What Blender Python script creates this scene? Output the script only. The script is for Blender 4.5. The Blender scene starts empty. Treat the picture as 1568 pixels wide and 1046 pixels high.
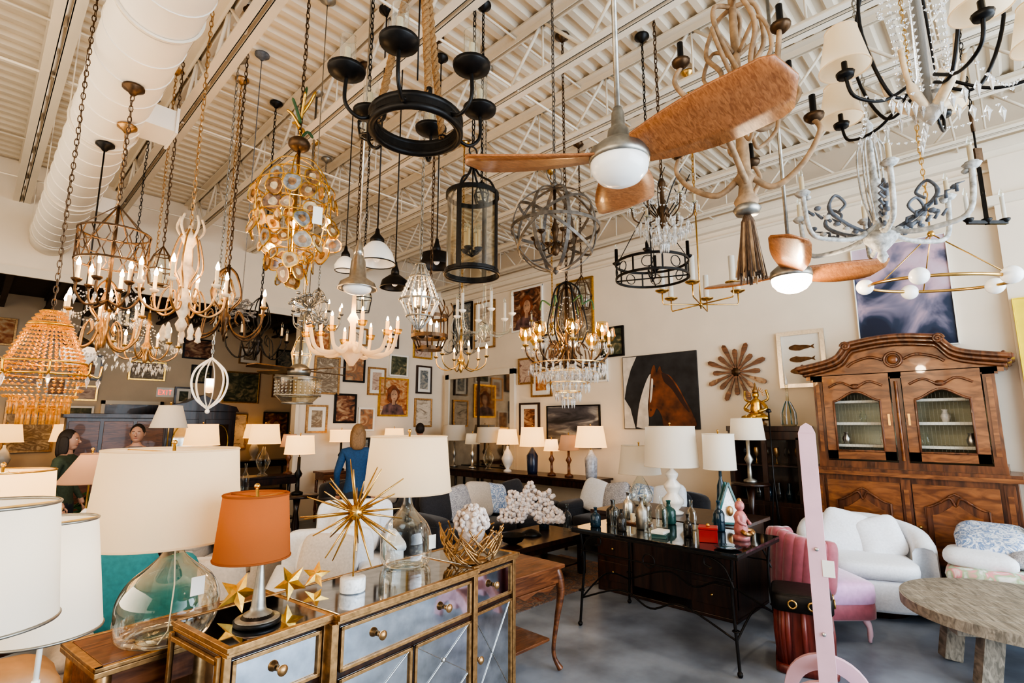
import bpy, math, random
from mathutils import Vector, Matrix, noise
R=random.Random(7)
pi=math.pi
sin,cos=math.sin,math.cos
# ------------------------------------------------------------------ materials
def _new(name):
    m=bpy.data.materials.new(name);m.use_nodes=True
    nt=m.node_tree;nt.nodes.clear()
    out=nt.nodes.new('ShaderNodeOutputMaterial')
    return m,nt,out
def M(name,col,rough=.5,metal=0,var=.12,scale=9,bump=0,trans=0,em=None,es=0,stretch=None,coat=0,sheen=0):
    m,nt,out=_new(name)
    p=nt.nodes.new('ShaderNodeBsdfPrincipled');nt.links.new(p.outputs[0],out.inputs[0])
    p.inputs['Base Color'].default_value=(col[0],col[1],col[2],1)
    p.inputs['Roughness'].default_value=rough;p.inputs['Metallic'].default_value=metal
    p.inputs['Transmission Weight'].default_value=trans
    p.inputs['Coat Weight'].default_value=coat
    p.inputs['Sheen Weight'].default_value=sheen
    if em: p.inputs['Emission Color'].default_value=(em[0],em[1],em[2],1);p.inputs['Emission Strength'].default_value=es
    if var or bump:
        tc=nt.nodes.new('ShaderNodeTexCoord');mp=nt.nodes.new('ShaderNodeMapping');nt.links.new(tc.outputs['Object'],mp.inputs[0])
        if stretch: mp.inputs['Scale'].default_value=stretch
        nz=nt.nodes.new('ShaderNodeTexNoise');nz.inputs['Scale'].default_value=scale;nz.inputs['Detail'].default_value=5
        nt.links.new(mp.outputs[0],nz.inputs[0])
        if var:
            rp=nt.nodes.new('ShaderNodeValToRGB')
            rp.color_ramp.elements[0].position=.3;rp.color_ramp.elements[1].position=.7
            rp.color_ramp.elements[0].color=(col[0]*(1-var),col[1]*(1-var),col[2]*(1-var),1)
            rp.color_ramp.elements[1].color=(min(1,col[0]*(1+var*.6)),min(1,col[1]*(1+var*.6)),min(1,col[2]*(1+var*.6)),1)
            nt.links.new(nz.outputs[0],rp.inputs[0]);nt.links.new(rp.outputs[0],p.inputs['Base Color'])
        if bump:
            b=nt.nodes.new('ShaderNodeBump');b.inputs['Strength'].default_value=bump;b.inputs['Distance'].default_value=.01
            nt.links.new(nz.outputs[0],b.inputs['Height']);nt.links.new(b.outputs[0],p.inputs['Normal'])
    return m
def wood(name,c1,c2,rough=.4,scale=3,stretch=(1,1,.15),coat=.2):
    m,nt,out=_new(name)
    p=nt.nodes.new('ShaderNodeBsdfPrincipled');nt.links.new(p.outputs[0],out.inputs[0])
    p.inputs['Roughness'].default_value=rough;p.inputs['Coat Weight'].default_value=coat
    tc=nt.nodes.new('ShaderNodeTexCoord');mp=nt.nodes.new('ShaderNodeMapping');mp.inputs['Scale'].default_value=stretch
    nt.links.new(tc.outputs['Object'],mp.inputs[0])
    w=nt.nodes.new('ShaderNodeTexNoise');w.inputs['Scale'].default_value=scale*5;w.inputs['Detail'].default_value=6;w.inputs['Distortion'].default_value=1.2
    nt.links.new(mp.outputs[0],w.inputs[0])
    rp=nt.nodes.new('ShaderNodeValToRGB');rp.color_ramp.elements[0].color=(*c1,1);rp.color_ramp.elements[1].color=(*c2,1)
    rp.color_ramp.elements[0].position=.35;rp.color_ramp.elements[1].position=.66
    nt.links.new(w.outputs[0],rp.inputs[0]);nt.links.new(rp.outputs[0],p.inputs['Base Color'])
    b=nt.nodes.new('ShaderNodeBump');b.inputs['Strength'].default_value=.15;b.inputs['Distance'].default_value=.005
    nt.links.new(w.outputs[0],b.inputs['Height']);nt.links.new(b.outputs[0],p.inputs['Normal'])
    return m
def thinglass(name,tint=(.95,.98,.96),rough=.02,gl=(1,1,1),bl=.28):
    m,nt,out=_new(name)
    t=nt.nodes.new('ShaderNodeBsdfTransparent');t.inputs[0].default_value=(*tint,1)
    g=nt.nodes.new('ShaderNodeBsdfGlossy');g.inputs['Roughness'].default_value=rough;g.inputs[0].default_value=(*gl,1)
    f=nt.nodes.new('ShaderNodeLayerWeight');f.inputs[0].default_value=bl
    mx=nt.nodes.new('ShaderNodeMixShader')
    nt.links.new(f.outputs['Facing'],mx.inputs[0]);nt.links.new(t.outputs[0],mx.inputs[1]);nt.links.new(g.outputs[0],mx.inputs[2])
    nt.links.new(mx.outputs[0],out.inputs[0])
    return m
def shade(name,col,tl=.5,em=0,emc=(1,.7,.4)):
    m,nt,out=_new(name)
    d=nt.nodes.new('ShaderNodeBsdfDiffuse');d.inputs[0].default_value=(*col,1)
    t=nt.nodes.new('ShaderNodeBsdfTranslucent');t.inputs[0].default_value=(*col,1)
    tc=nt.nodes.new('ShaderNodeTexCoord');wv=nt.nodes.new('ShaderNodeTexNoise');wv.inputs['Scale'].default_value=120
    nt.links.new(tc.outputs['Object'],wv.inputs[0])
    b=nt.nodes.new('ShaderNodeBump');b.inputs['Strength'].default_value=.12;b.inputs['Distance'].default_value=.003
    nt.links.new(wv.outputs[0],b.inputs['Height']);nt.links.new(b.outputs[0],d.inputs['Normal'])
    mx=nt.nodes.new('ShaderNodeMixShader');mx.inputs[0].default_value=tl
    nt.links.new(d.outputs[0],mx.inputs[1]);nt.links.new(t.outputs[0],mx.inputs[2])
    if em:
        e=nt.nodes.new('ShaderNodeEmission');e.inputs[0].default_value=(*emc,1);e.inputs[1].default_value=em
        a=nt.nodes.new('ShaderNodeAddShader');nt.links.new(mx.outputs[0],a.inputs[0]);nt.links.new(e.outputs[0],a.inputs[1]);nt.links.new(a.outputs[0],out.inputs[0])
    else: nt.links.new(mx.outputs[0],out.inputs[0])
    return m
def paint(name,cols,scale=3,dist=1.5,stretch=(1,1,1),rough=.6,seed=0,grad=0):
    m,nt,out=_new(name)
    p=nt.nodes.new('ShaderNodeBsdfPrincipled');nt.links.new(p.outputs[0],out.inputs[0]);p.inputs['Roughness'].default_value=rough
    tc=nt.nodes.new('ShaderNodeTexCoord');mp=nt.nodes.new('ShaderNodeMapping');mp.inputs['Scale'].default_value=stretch;mp.inputs['Location'].default_value=(seed*3.7,seed*1.3,seed*2.1)
    nt.links.new(tc.outputs['Object'],mp.inputs[0])
    w=nt.nodes.new('ShaderNodeTexNoise');w.inputs['Scale'].default_value=scale;w.inputs['Detail'].default_value=4;w.inputs['Distortion'].default_value=dist
    nt.links.new(mp.outputs[0],w.inputs[0])
    rp=nt.nodes.new('ShaderNodeValToRGB');e=rp.color_ramp.elements
    n=len(cols)
    while len(e)<n: e.new(.5)
    for i,c in enumerate(cols):
        e[i].position=.3+.4*i/(n-1);e[i].color=(*c,1)
    src=w.outputs[0]
    if grad:
        sx=nt.nodes.new('ShaderNodeSeparateXYZ');nt.links.new(tc.outputs['Object'],sx.inputs[0])
        mm=nt.nodes.new('ShaderNodeMath');mm.operation='MULTIPLY_ADD';mm.inputs[1].default_value=grad
        nt.links.new(sx.outputs['Z'],mm.inputs[0]);nt.links.new(w.outputs[0],mm.inputs[2]);src=mm.outputs[0]
    nt.links.new(src,rp.inputs[0]);nt.links.new(rp.outputs[0],p.inputs['Base Color'])
    return m
WHITE=M('painted_warm_white_wall',(.80,.70,.57),.75,var=.05,scale=2,bump=.05)
WALLB=M('tan_back_wall',(.62,.50,.36),.75,var=.08,scale=2,bump=.05)
CREAM=M('cream_steel',(.76,.68,.56),.6,var=.04,scale=3)
DECK=M('deck_cream',(.72,.63,.50),.65,var=.08,scale=2)
DUCT=M('duct_white',(.86,.80,.71),.5,var=.03,scale=3)
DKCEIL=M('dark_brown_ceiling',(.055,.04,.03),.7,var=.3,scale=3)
CONC=M('sealed_concrete',(.25,.29,.35),.38,var=.45,scale=2.6,bump=.1)
BLACK=M('black_iron',(.016,.014,.013),.4,.5,var=.3,scale=30,bump=.1)
GREYI=M('aged_grey_iron',(.17,.15,.13),.5,.6,var=.4,scale=25,bump=.2)
BROWNI=M('bronze_iron',(.11,.065,.035),.42,.75,var=.4,scale=25)
BRASS=M('brass',(.66,.42,.15),.28,1,var=.2,scale=20)
GOLD=M('gold_leaf',(.70,.43,.11),.3,1,var=.3,scale=30,bump=.2)
OLDGOLD=M('antique_gold_trim',(.46,.27,.12),.36,.85,var=.35,scale=40,bump=.1)
SILV=M('brushed_steel',(.60,.58,.54),.28,1,var=.15,scale=40)
NICK=M('pewter',(.36,.34,.30),.4,.9,var=.3,scale=20)
MIRR=M('antique_mirror',(.62,.67,.74),.05,1,var=.25,scale=14)
MIRR2=M('mirror',(.80,.80,.78),.02,1,var=0)
MIRD=M('dark_reflection_mirror',(.42,.38,.32),.06,1,var=.2,scale=6)  # dark reflections are put into the mirror's tint
GLASS=thinglass('clear_glass');GLASSG=thinglass('smoky_demijohn_glass',(.90,.89,.80),bl=.33);AMBG=thinglass('amber_glass',(.95,.75,.40),gl=(1,.85,.6))
SEED=thinglass('seeded_glass',(.84,.80,.68),rough=.15)
BLUEG=M('blue_glass',(.015,.05,.08),.08,0,var=.3,trans=.4);TEALG=M('teal_glass',(.03,.12,.11),.1,0,var=.3,trans=.3);SMOKE=M('smoked_glass',(.05,.045,.04),.06,.2,var=.2,trans=.3)
CRYS=M('crystal',(.96,.95,.93),.03,0,var=0,trans=.8)
AMBER=M('amber_beads',(.62,.30,.07),.15,0,var=.5,scale=60,trans=.3,em=(1,.42,.08),es=.12)
BULB=M('lit_bulb',(1,.9,.7),.4,var=0,em=(1,.60,.26),es=34)
BULBW=M('lit_bulb_white',(1,.95,.9),.4,var=0,em=(1,.84,.62),es=7)
FROST=M('opal_glass',(.86,.85,.82),.2,var=.02,em=(1,.95,.88),es=.08)
CANDLE=M('cream_candle',(.80,.68,.48),.5,var=.1,scale=20)
CANDW=M('white_candle',(.85,.82,.75),.5,var=.05)
IVORY=M('beaded_cream_wood',(.70,.54,.36),.6,var=.25,scale=30,bump=.3)
DRIFT=M('driftwood_beige',(.36,.235,.135),.7,var=.45,scale=22,bump=.4)
WASH=M('whitewashed_carving',(.50,.49,.46),.6,var=.5,scale=35,bump=.5)
WASHD=M('grey_carving',(.13,.14,.16),.6,var=.4,scale=35,bump=.4)
ROPE=M('jute_rope',(.34,.19,.08),.9,var=.45,scale=80,bump=.6,stretch=(1,1,3))
TASS=M('tassel',(.12,.07,.04),.8,var=.4,scale=60,bump=.5,stretch=(4,4,.5))
AGATE=M('agate_brown',(.30,.15,.06),.15,0,var=.8,scale=30,coat=.4);AGATE2=M('agate_pale',(.56,.42,.25),.12,0,var=.6,scale=24,coat=.4);AGATE3=M('agate_grey',(.26,.25,.24),.12,0,var=.7,scale=30,coat=.4)
BLADE=wood('blade_wood',(.26,.095,.032),(.46,.19,.07),.35,4,(.5,5,5))
ARMW=wood('armoire_wood',(.06,.018,.007),(.20,.068,.024),.32,3,(1,1,.18),.3)
ARMW2=wood('armoire_wood_light',(.12,.038,.012),(.30,.112,.036),.32,3,(.3,1,1),.3)
DKW=wood('dark_mahogany',(.014,.006,.004),(.05,.018,.009),.3,3)
MIDW=wood('walnut',(.08,.026,.010),(.22,.08,.03),.35,3,(.3,2,2))
TABW=wood('sun_bleached_plank',(.15,.13,.10),(.36,.31,.24),.6,3,(.4,3,1),0)
SHW=shade('white_linen_shade',(.90,.84,.74),.45)
SHC=shade('cream_linen_shade',(.88,.75,.56),.55,.08)
SHL=shade('lit_linen_shade',(.95,.80,.58),.6,1.0,(1,.56,.20))
SHCOP=shade('copper_silk_shade',(.42,.15,.06),.5,.06,(1,.35,.12))
SHTAN=shade('tan_shade',(.55,.33,.22),.5,.1)
FABW=M('white_upholstery',(.74,.76,.80),.9,var=.08,scale=60,bump=.2,sheen=.3)
FABC=M('cream_upholstery',(.58,.51,.44),.9,var=.12,scale=60,bump=.2,sheen=.3)
FABG=M('charcoal_upholstery',(.028,.028,.034),.9,var=.25,scale=60,bump=.2,sheen=.2)
FABP=M('rose_velvet',(.33,.08,.105),.6,var=.15,scale=30,bump=.1,sheen=.6)
FABL=M('lavender_velvet',(.60,.34,.55),.6,var=.12,scale=30,sheen=.6)
TEAL=M('teal_pillow',(.04,.25,.28),.8,var=.15,scale=40,bump=.2)
TAN=M('tan_leather',(.44,.22,.09),.5,var=.2,scale=12,bump=.2)
PINKP=M('pink_paint',(.70,.45,.51),.5,var=.08,scale=6)
GREYF=paint('grey_pattern_fabric',[(.12,.12,.14),(.6,.6,.62),(.2,.2,.24),(.7,.7,.7)],22,3)
FLOR=paint('floral_fabric',[(.8,.8,.78),(.75,.76,.72),(.35,.5,.3),(.8,.3,.35),(.85,.84,.8)],9,1)
BLUEF=paint('blue_pattern_fabric',[(.8,.82,.85),(.1,.2,.4),(.8,.82,.86),(.15,.3,.5)],14,2)
MARB=paint('white_marble',[(.45,.45,.45),(.8,.8,.78),(.85,.84,.82)],14,3,rough=.2)
CORAL=M('white_coral',(.70,.60,.54),.8,var=.35,scale=50,bump=.9)
RED=M('red_lacquer',(.36,.012,.012),.3,var=.1)
PINKC=M('pink_ceramic',(.50,.20,.20),.3,var=.3,scale=30)
REDST=wood('red_brown_drum',(.07,.010,.008),(.20,.035,.022),.45,3)
LEAFG=M('green_leaf',(.04,.10,.03),.6,var=.4,scale=20)
YELL=M('yellow_canvas',(.80,.62,.05),.6,var=.08)
SKIN=M('skin',(.55,.31,.22),.5,var=.05);HAIRB=M('blonde_hair',(.26,.15,.07),.6,var=.4,scale=60,stretch=(4,4,.6),bump=.4);HAIRD=M('dark_hair',(.03,.02,.015),.6,var=.4,scale=60,stretch=(4,4,.6),bump=.4)
BLUECL=M('blue_sweater',(.02,.07,.17),.85,var=.2,scale=50,bump=.3);DARKCL=M('dark_clothes',(.03,.035,.045),.85,var=.2,scale=50,bump=.2);GREYCL=M('grey_shirt',(.12,.12,.14),.85,var=.2,scale=50)
GREENCL=M('olive_shirt',(.06,.08,.05),.85,var=.2,scale=50)
EYE=M('eye',(.05,.03,.02),.2,var=0);LIP=M('lips',(.45,.15,.13),.4,var=0)
PAPER=M('paper_tag',(.80,.77,.70),.8,var=.03)
# ------------------------------------------------------------------ builder
def T(x=0,y=0,z=0): return Matrix.Translation((x,y,z))
def RX(a): return Matrix.Rotation(a,4,'X')
def RY(a): return Matrix.Rotation(a,4,'Y')
def RZ(a): return Matrix.Rotation(a,4,'Z')
def cat(pts,n=6):
    P=[Vector(p) for p in pts];o=[];L=len(P)
    for i in range(L-1):
        a,b,c,d=P[max(i-1,0)],P[i],P[i+1],P[min(i+2,L-1)]
        for k in range(n):
            t=k/n
            o.append(.5*((2*b)+(c-a)*t+(2*a-5*b+4*c-d)*t*t+(3*b-a-3*c+d)*t**3))
    o.append(P[-1])
    return o
class B:
    _cap=True
    def __init__(s,name,loc=(0,0,0),rz=0):
        s.n=name;s.loc=loc;s.rz=rz;s.v=[];s.f=[];s.m=[];s.s=[];s.mats=[];s.M=Matrix.Identity(4);s.L=[]
    def mi(s,m):
        if m not in s.mats:s.mats.append(m)
        return s.mats.index(m)
    def add(s,vs,fs,mat,smooth=True):
        k=len(s.v);i=s.mi(mat);Mx=s.M
        s.v.extend([(Mx@Vector(p))[:] for p in vs])
        for f in fs:
            s.f.append([a+k for a in f]);s.m.append(i);s.s.append(smooth)
    def lathe(s,prof,mat,c=(0,0,0),seg=20,smooth=True,sc=(1,1),tilt=None):
        vs=[];fs=[];n=len(prof)
        tm=tilt if tilt else Matrix.Identity(4)
        for r,z in prof:
            for j in range(seg):
                a=2*pi*j/seg
                p=tm@Vector((r*cos(a)*sc[0],r*sin(a)*sc[1],z))
                vs.append((p.x+c[0],p.y+c[1],p.z+c[2]))
        for i in range(n-1):
            for j in range(seg):
                k=(j+1)%seg
                fs.append((i*seg+j,i*seg+k,(i+1)*seg+k,(i+1)*seg+j))
        if s._cap:
            if prof[0][0]>1e-4: fs.append(tuple(range(seg-1,-1,-1)))
            if prof[-1][0]>1e-4: fs.append(tuple((n-1)*seg+j for j in range(seg)))
        s.add(vs,fs,mat,smooth)
    def shell(s,prof,mat,c=(0,0,0),seg=28,sc=(1,1)):
        s._cap=False;s.lathe(prof,mat,c,seg,True,sc);s._cap=True
    def cyl(s,c,r,h,mat,seg=16,r2=None,tilt=None):
        s.lathe([(0,0),(r,0),(r,0),(r if r2 is None else r2,h),(r if r2 is None else r2,h),(0,h)],mat,c,seg,True,tilt=tilt)
    def sph(s,c,r,mat,seg=12,rings=8):
        if not hasattr(r,'__len__'):r=(r,r,r)
        pr=[(sin(pi*i/rings),-cos(pi*i/rings)) for i in range(rings+1)]
        vs=[];fs=[]
        for q,z in pr:
            for j in range(seg):
                a=2*pi*j/seg;vs.append((c[0]+q*cos(a)*r[0],c[1]+q*sin(a)*r[1],c[2]+z*r[2]))
        for i in range(rings):
            for j in range(seg):
                k=(j+1)%seg;fs.append((i*seg+j,i*seg+k,(i+1)*seg+k,(i+1)*seg+j))
        s.add(vs,fs,mat)
    def octa(s,c,r,h,mat):
        x,y,z=c
        s.add([(x+r,y,z),(x,y+r,z),(x-r,y,z),(x,y-r,z),(x,y,z+h*.5),(x,y,z-h)],[(0,1,4),(1,2,4),(2,3,4),(3,0,4),(1,0,5),(2,1,5),(3,2,5),(0,3,5)],mat,False)
    def tube(s,pts,r,mat,seg=6,closed=False,flat=None):
        P=[Vector(p) for p in pts];n=len(P)
        if n<2:return
        rr=r if hasattr(r,'__len__') else [r]*n
        tan=[]
        for i in range(n):
            if closed:t=P[(i+1)%n]-P[i-1]
            else:t=P[min(i+1,n-1)]-P[max(i-1,0)]
            if t.length<1e-9:t=Vector((0,0,1))
            tan.append(t.normalized())
        up=Vector((0,0,1)) if abs(tan[0].z)<.9 else Vector((1,0,0))
        nn=(up-tan[0]*up.dot(tan[0])).normalized()
        vs=[];fs=[]
        for i in range(n):
            t=tan[i];nn=nn-t*nn.dot(t)
            if nn.length<1e-6: nn=t.orthogonal()
            nn.normalize();b=t.cross(nn)
            for j in range(seg):
                a=2*pi*j/seg+ (pi/4 if seg==4 else 0)
                ra=rr[i];rb=ra if flat is None else ra*flat
                vs.append(P[i]+nn*cos(a)*ra+b*sin(a)*rb)
        for i in range(n if closed else n-1):
            k=(i+1)%n
            for j in range(seg):
                l=(j+1)%seg;fs.append((i*seg+j,i*seg+l,k*seg+l,k*seg+j))
        if not closed:
            fs.append(tuple(range(seg-1,-1,-1)));fs.append(tuple((n-1)*seg+j for j in range(seg)))
        s.add(vs,fs,mat,seg>4)
    def ring(s,c,Rr,r,mat,n=28,seg=6,Mx=None,sc=(1,1),flat=None):
        Mx=Mx or Matrix.Identity(4)
        s.tube([Vector(c)+Mx@Vector((Rr*cos(2*pi*i/n)*sc[0],Rr*sin(2*pi*i/n)*sc[1],0)) for i in range(n)],r,mat,seg,True,flat)
    def band(s,c,Rr,h,mat,th=.006,n=36,Mx=None):
        Mx=Mx or Matrix.Identity(4);vs=[];fs=[]
        for i in range(n):
            a=2*pi*i/n
            for (q,z) in ((Rr,-h/2),(Rr,h/2),(Rr-th,h/2),(Rr-th,-h/2)):
                vs.append(Vector(c)+Mx@Vector((q*cos(a),q*sin(a),z)))
        for i in range(n):
            k=(i+1)%n
            for j in range(4):
                l=(j+1)%4;fs.append((i*4+j,k*4+j,k*4+l,i*4+l))
        s.add(vs,fs,mat,False)
    def box(s,c,d,mat,Mx=None):
        Mx=Mx or Matrix.Identity(4)
        vs=[Vector(c)+Mx@Vector((x*d[0]/2,y*d[1]/2,z*d[2]/2)) for x in(-1,1) for y in(-1,1) for z in(-1,1)]
        s.add(vs,[(0,1,3,2),(4,6,7,5),(0,4,5,1),(2,3,7,6),(0,2,6,4),(1,5,7,3)],mat,False)
    def b2(s,x0,x1,y0,y1,z0,z1,mat): s.box(((x0+x1)/2,(y0+y1)/2,(z0+z1)/2),(x1-x0,y1-y0,z1-z0),mat)
    def prism(s,ol,th,mat,Mx=None):
        Mx=Mx or Matrix.Identity(4);n=len(ol)
        vs=[Mx@Vector((p[0],p[1],0)) for p in ol]+[Mx@Vector((p[0],p[1],th)) for p in ol]
        fs=[tuple(range(n-1,-1,-1)),tuple(range(n,2*n))]+[(i,(i+1)%n,(i+1)%n+n,i+n) for i in range(n)]
        s.add(vs,fs,mat,False)
    def cush(s,c,d,mat,Mx=None,e=.35,ez=.6,seg=24,rings=12,wob=0):
        Mx=Mx or Matrix.Identity(4)
        sg=lambda v,p:math.copysign(abs(v)**p,v)
        vs=[];fs=[]
        for i in range(rings+1):
            ph=-pi/2+pi*i/rings
            for j in range(seg):
                a=2*pi*j/seg
                p=Vector((sg(cos(ph),ez)*sg(cos(a),e)*d[0]/2,sg(cos(ph),ez)*sg(sin(a),e)*d[1]/2,sg(sin(ph),ez)*d[2]/2))
                if wob: p+=p.normalized()*wob*noise.noise(Vector(p)*7+Vector(c))
                vs.append(Vector(c)+Mx@p)
        for i in range(rings):
            for j in range(seg):
                k=(j+1)%seg;fs.append((i*seg+j,i*seg+k,(i+1)*seg+k,(i+1)*seg+j))
        s.add(vs,fs,mat)
    def chain(s,p0,p1,mat,l=.05,w=.011,r=.0035,wire=False):
        p0=Vector(p0);p1=Vector(p1);d=p1-p0;n=max(1,int(d.length/(l*.78)));dn=d.normalized()
        q=Vector((0,0,1)).rotation_difference(dn).to_matrix().to_4x4()
        for i in range(n):
            c=p0+d*((i+.5)/n);a=0 if i%2 else pi/2
            Mx=q@RZ(a)
            s.tube([c+Mx@Vector((w*cos(t*pi/4),0,l/2*sin(t*pi/4))) for t in range(8)],r,mat,4,True)
        if wire: s.tube([p0+d*t/10+Vector((.01*sin(t*1.9),.01*cos(t*2.3),0)) for t in range(11)],.0025,mat,4)
    def hang(s,z0,mat,x=0,y=0,rod=False,zt=5.09,can=True):
        if rod: s.tube([(x,y,z0),(x,y,zt)],rod,mat,8)
        else: s.chain((x,y,z0),(x,y,zt-.02),mat,wire=True)
        if can: s.lathe([(0,0),(.015,0),(.03,.02),(.065,.045),(.065,.06),(0,.06)],mat,(x,y,zt-.058),16)
    def candle(s,p,h,r,mat,cup=None,lit=False,bulb=True):
        x,y,z=p
        if cup: s.lathe([(0,-.012),(r*1.2,-.01),(r*2.3,.004),(r*2.5,.012),(r*1.3,.006),(0,.004)],cup,p,12)
        s.cyl((x,y,z+.004),r,h,mat,10)
        if bulb:
            s.lathe([(0,0),(.008,.004),(.0135,.018),(.011,.034),(.004,.055),(0,.062)],BULB if lit else GLASS,(x,y,z+h),8)
    def strand(s,p0,p1,sag,n,mat,r=.006):
        p0=Vector(p0);p1=Vector(p1)
        for i in range(n+1):
            t=i/n;p=p0.lerp(p1,t);p.z-=sag*4*t*(1-t);s.octa(p,r,r*1.4,mat)
    def light(s,p,w,col=(1,.64,.32),r=.03): s.L.append((p,w,col,r))
    def done(s,bev=0):
        me=bpy.data.meshes.new(s.n);me.from_pydata(s.v,[],s.f)
        for m in s.mats: me.materials.append(m)
        me.polygons.foreach_set('material_index',s.m);me.polygons.foreach_set('use_smooth',s.s)
        me.update()
        o=bpy.data.objects.new(s.n,me);bpy.context.collection.objects.link(o)
        o.location=s.loc;o.rotation_euler=(0,0,s.rz)
        if bev:
            b=o.modifiers.new('bevel','BEVEL');b.width=bev;b.segments=2;b.limit_method='ANGLE';b.angle_limit=math.radians(50)
        for i,(p,w,c,r) in enumerate(s.L):
            l=bpy.data.lights.new('bulb_light','POINT');l.energy=w;l.color=c;l.shadow_soft_size=r
            q=bpy.data.objects.new(s.n+'_bulb_light',l);bpy.context.collection.objects.link(q);q.location=p;q.parent=o
        return o
def pol(r,a,z): return (r*cos(a),r*sin(a),z)
# ------------------------------------------------------------------ room shell
XR=7.3;YB=13.0;YL=9.2;ZD=5.1
b=B('floor');b.b2(-3.2,XR+.1,-4.2,YB+.1,-.1,0,CONC);b.done()
b=B('wall_right');b.b2(XR,XR+.15,-4.2,YB+.1,0,ZD+.2,WHITE);b.done()
b=B('wall_back');b.b2(-3.2,XR,YB,YB+.15,0,ZD+.2,WALLB);b.done()
b=B('wall_left');b.b2(-3.35,-3.2,-4.2,YB+.1,0,ZD+.2,WHITE);b.done()
b=B('wall_partition')
b.b2(4.0,XR,YL,YL+.15,0,ZD,WHITE);b.b2(-3.2,4.0,YL,YL+.15,3.62,ZD,WHITE);b.done()
b=B('trim_partition');b.b2(-3.2,4.06,YL-.03,YL,3.56,3.68,CREAM);b.b2(4.0,4.06,YL-.03,YL,0,3.6,CREAM);b.done()
b=B('trim_right_crown');b.b2(XR-.09,XR,-4.1,YL,4.42,4.5,CREAM);b.b2(XR-.13,XR,-4.1,YL,4.5,4.6,CREAM);b.b2(XR-.05,XR,-4.1,YL,4.3,4.33,CREAM);b.done()
b=B('baseboard_right');b.b2(XR-.02,XR,-4.1,YL,0,.14,CREAM);b.done()
b=B('trim_pilaster');b.b2(XR-.1,XR,-.35,-.02,0,4.42,WHITE);b.b2(XR-.14,XR,-.4,.03,3.9,4.0,CREAM);b.done()
b=B('window_1')
for i in range(8):
    x=-3.1+i*1.48;b.b2(x-.04,x+.04,-4.15,-4.05,0,ZD,BLACK)
for z in (.05,2.6,ZD-.05): b.b2(-3.2,XR,-4.15,-4.05,z-.05,z+.05,BLACK)
b.done()
vs=[];fs=[];y=-4.2;per=.16
prof=[]
while y<YL+.1:
    for dy,dz in ((0,0),(.055,0),(.08,.04),(.135,.04)): prof.append((y+dy,ZD+dz))
    y+=per
for yy,zz in prof: vs+= [(-3.3,yy,zz),(XR+.1,yy,zz)]
for i in range(len(prof)-1): fs.append((2*i,2*i+1,2*i+3,2*i+2))
b=B('ceiling');b.add(vs,fs,DECK,False);b.b2(-3.3,XR+.1,-4.2,YB+.1,ZD+.08,ZD+.14,DECK);b.done()
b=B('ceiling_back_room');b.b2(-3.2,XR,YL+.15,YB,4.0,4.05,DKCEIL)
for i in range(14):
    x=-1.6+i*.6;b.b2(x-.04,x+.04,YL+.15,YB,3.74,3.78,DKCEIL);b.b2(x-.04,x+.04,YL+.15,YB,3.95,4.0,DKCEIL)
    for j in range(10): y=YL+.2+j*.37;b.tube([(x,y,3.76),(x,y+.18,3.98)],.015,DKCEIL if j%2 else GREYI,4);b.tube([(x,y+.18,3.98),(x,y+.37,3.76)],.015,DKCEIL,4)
b.done()
for i in range(9):
    x=-.78+.96*i
    b=B('ceiling_joist')
    for sx in(-1,1):
        b.b2(x+sx*.05-.035,x+sx*.05+.035,-4.1,YL,4.55,4.562,CREAM);b.b2(x+sx*.018-.004,x+sx*.018+.004,-4.1,YL,4.55,4.62,CREAM)
        b.b2(x+sx*.05-.035,x+sx*.05+.035,-4.1,YL,ZD-.022,ZD-.004,CREAM);b.b2(x+sx*.018-.004,x+sx*.018+.004,-4.1,YL,ZD-.08,ZD-.02,CREAM)
    n=15;st=(YL+4)/n
    for j in range(n):
        y0=-4+j*st
        b.tube([(x,y0,4.58),(x,y0+st/2,ZD-.03)],.015,CREAM,6);b.tube([(x,y0+st/2,ZD-.03),(x,y0+st,4.58)],.015,CREAM,6)
        b.tube([(x,y0+st/2,ZD-.03),(x,y0+st/2,4.58)],.010,CREAM,5)
    b.done()
b=B('ceiling_bridging')
for y in (.2,2.9,5.6,8.3):
    b.tube([(-1,y,4.57),(XR-.14,y,4.57)],.012,CREAM,5);b.tube([(-1,y,5.06),(XR-.14,y,5.06)],.012,CREAM,5)
b.done()
b=B('air_duct')
n=46
b.tube([(.52,-4+i*(YL-.01+4)/n,4.12) for i in range(n+1)],.225,DUCT,32)
for i in range(42):
    b.ring((.52,-4+i*.31,4.12),.228,.0045,DUCT,32,4,RX(pi/2))
for y in (1.6,3.4,5.2,7.0,8.8):
    b.tube([(.52-.23,y,4.12),(.52-.23,y,5.09)],.006,CREAM,4);b.tube([(.52+.23,y,4.12),(.52+.23,y,5.09)],.006,CREAM,4)
    b.ring((.52,y,4.12),.234,.011,CREAM,32,4,RX(pi/2))
for y in (2.5,4.9,7.4):
    b.b2(.70,.92,y-.16,y+.16,4.02,4.2,DUCT);b.b2(.92,.94,y-.18,y+.18,4.0,4.22,DUCT)
b.done()
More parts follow.
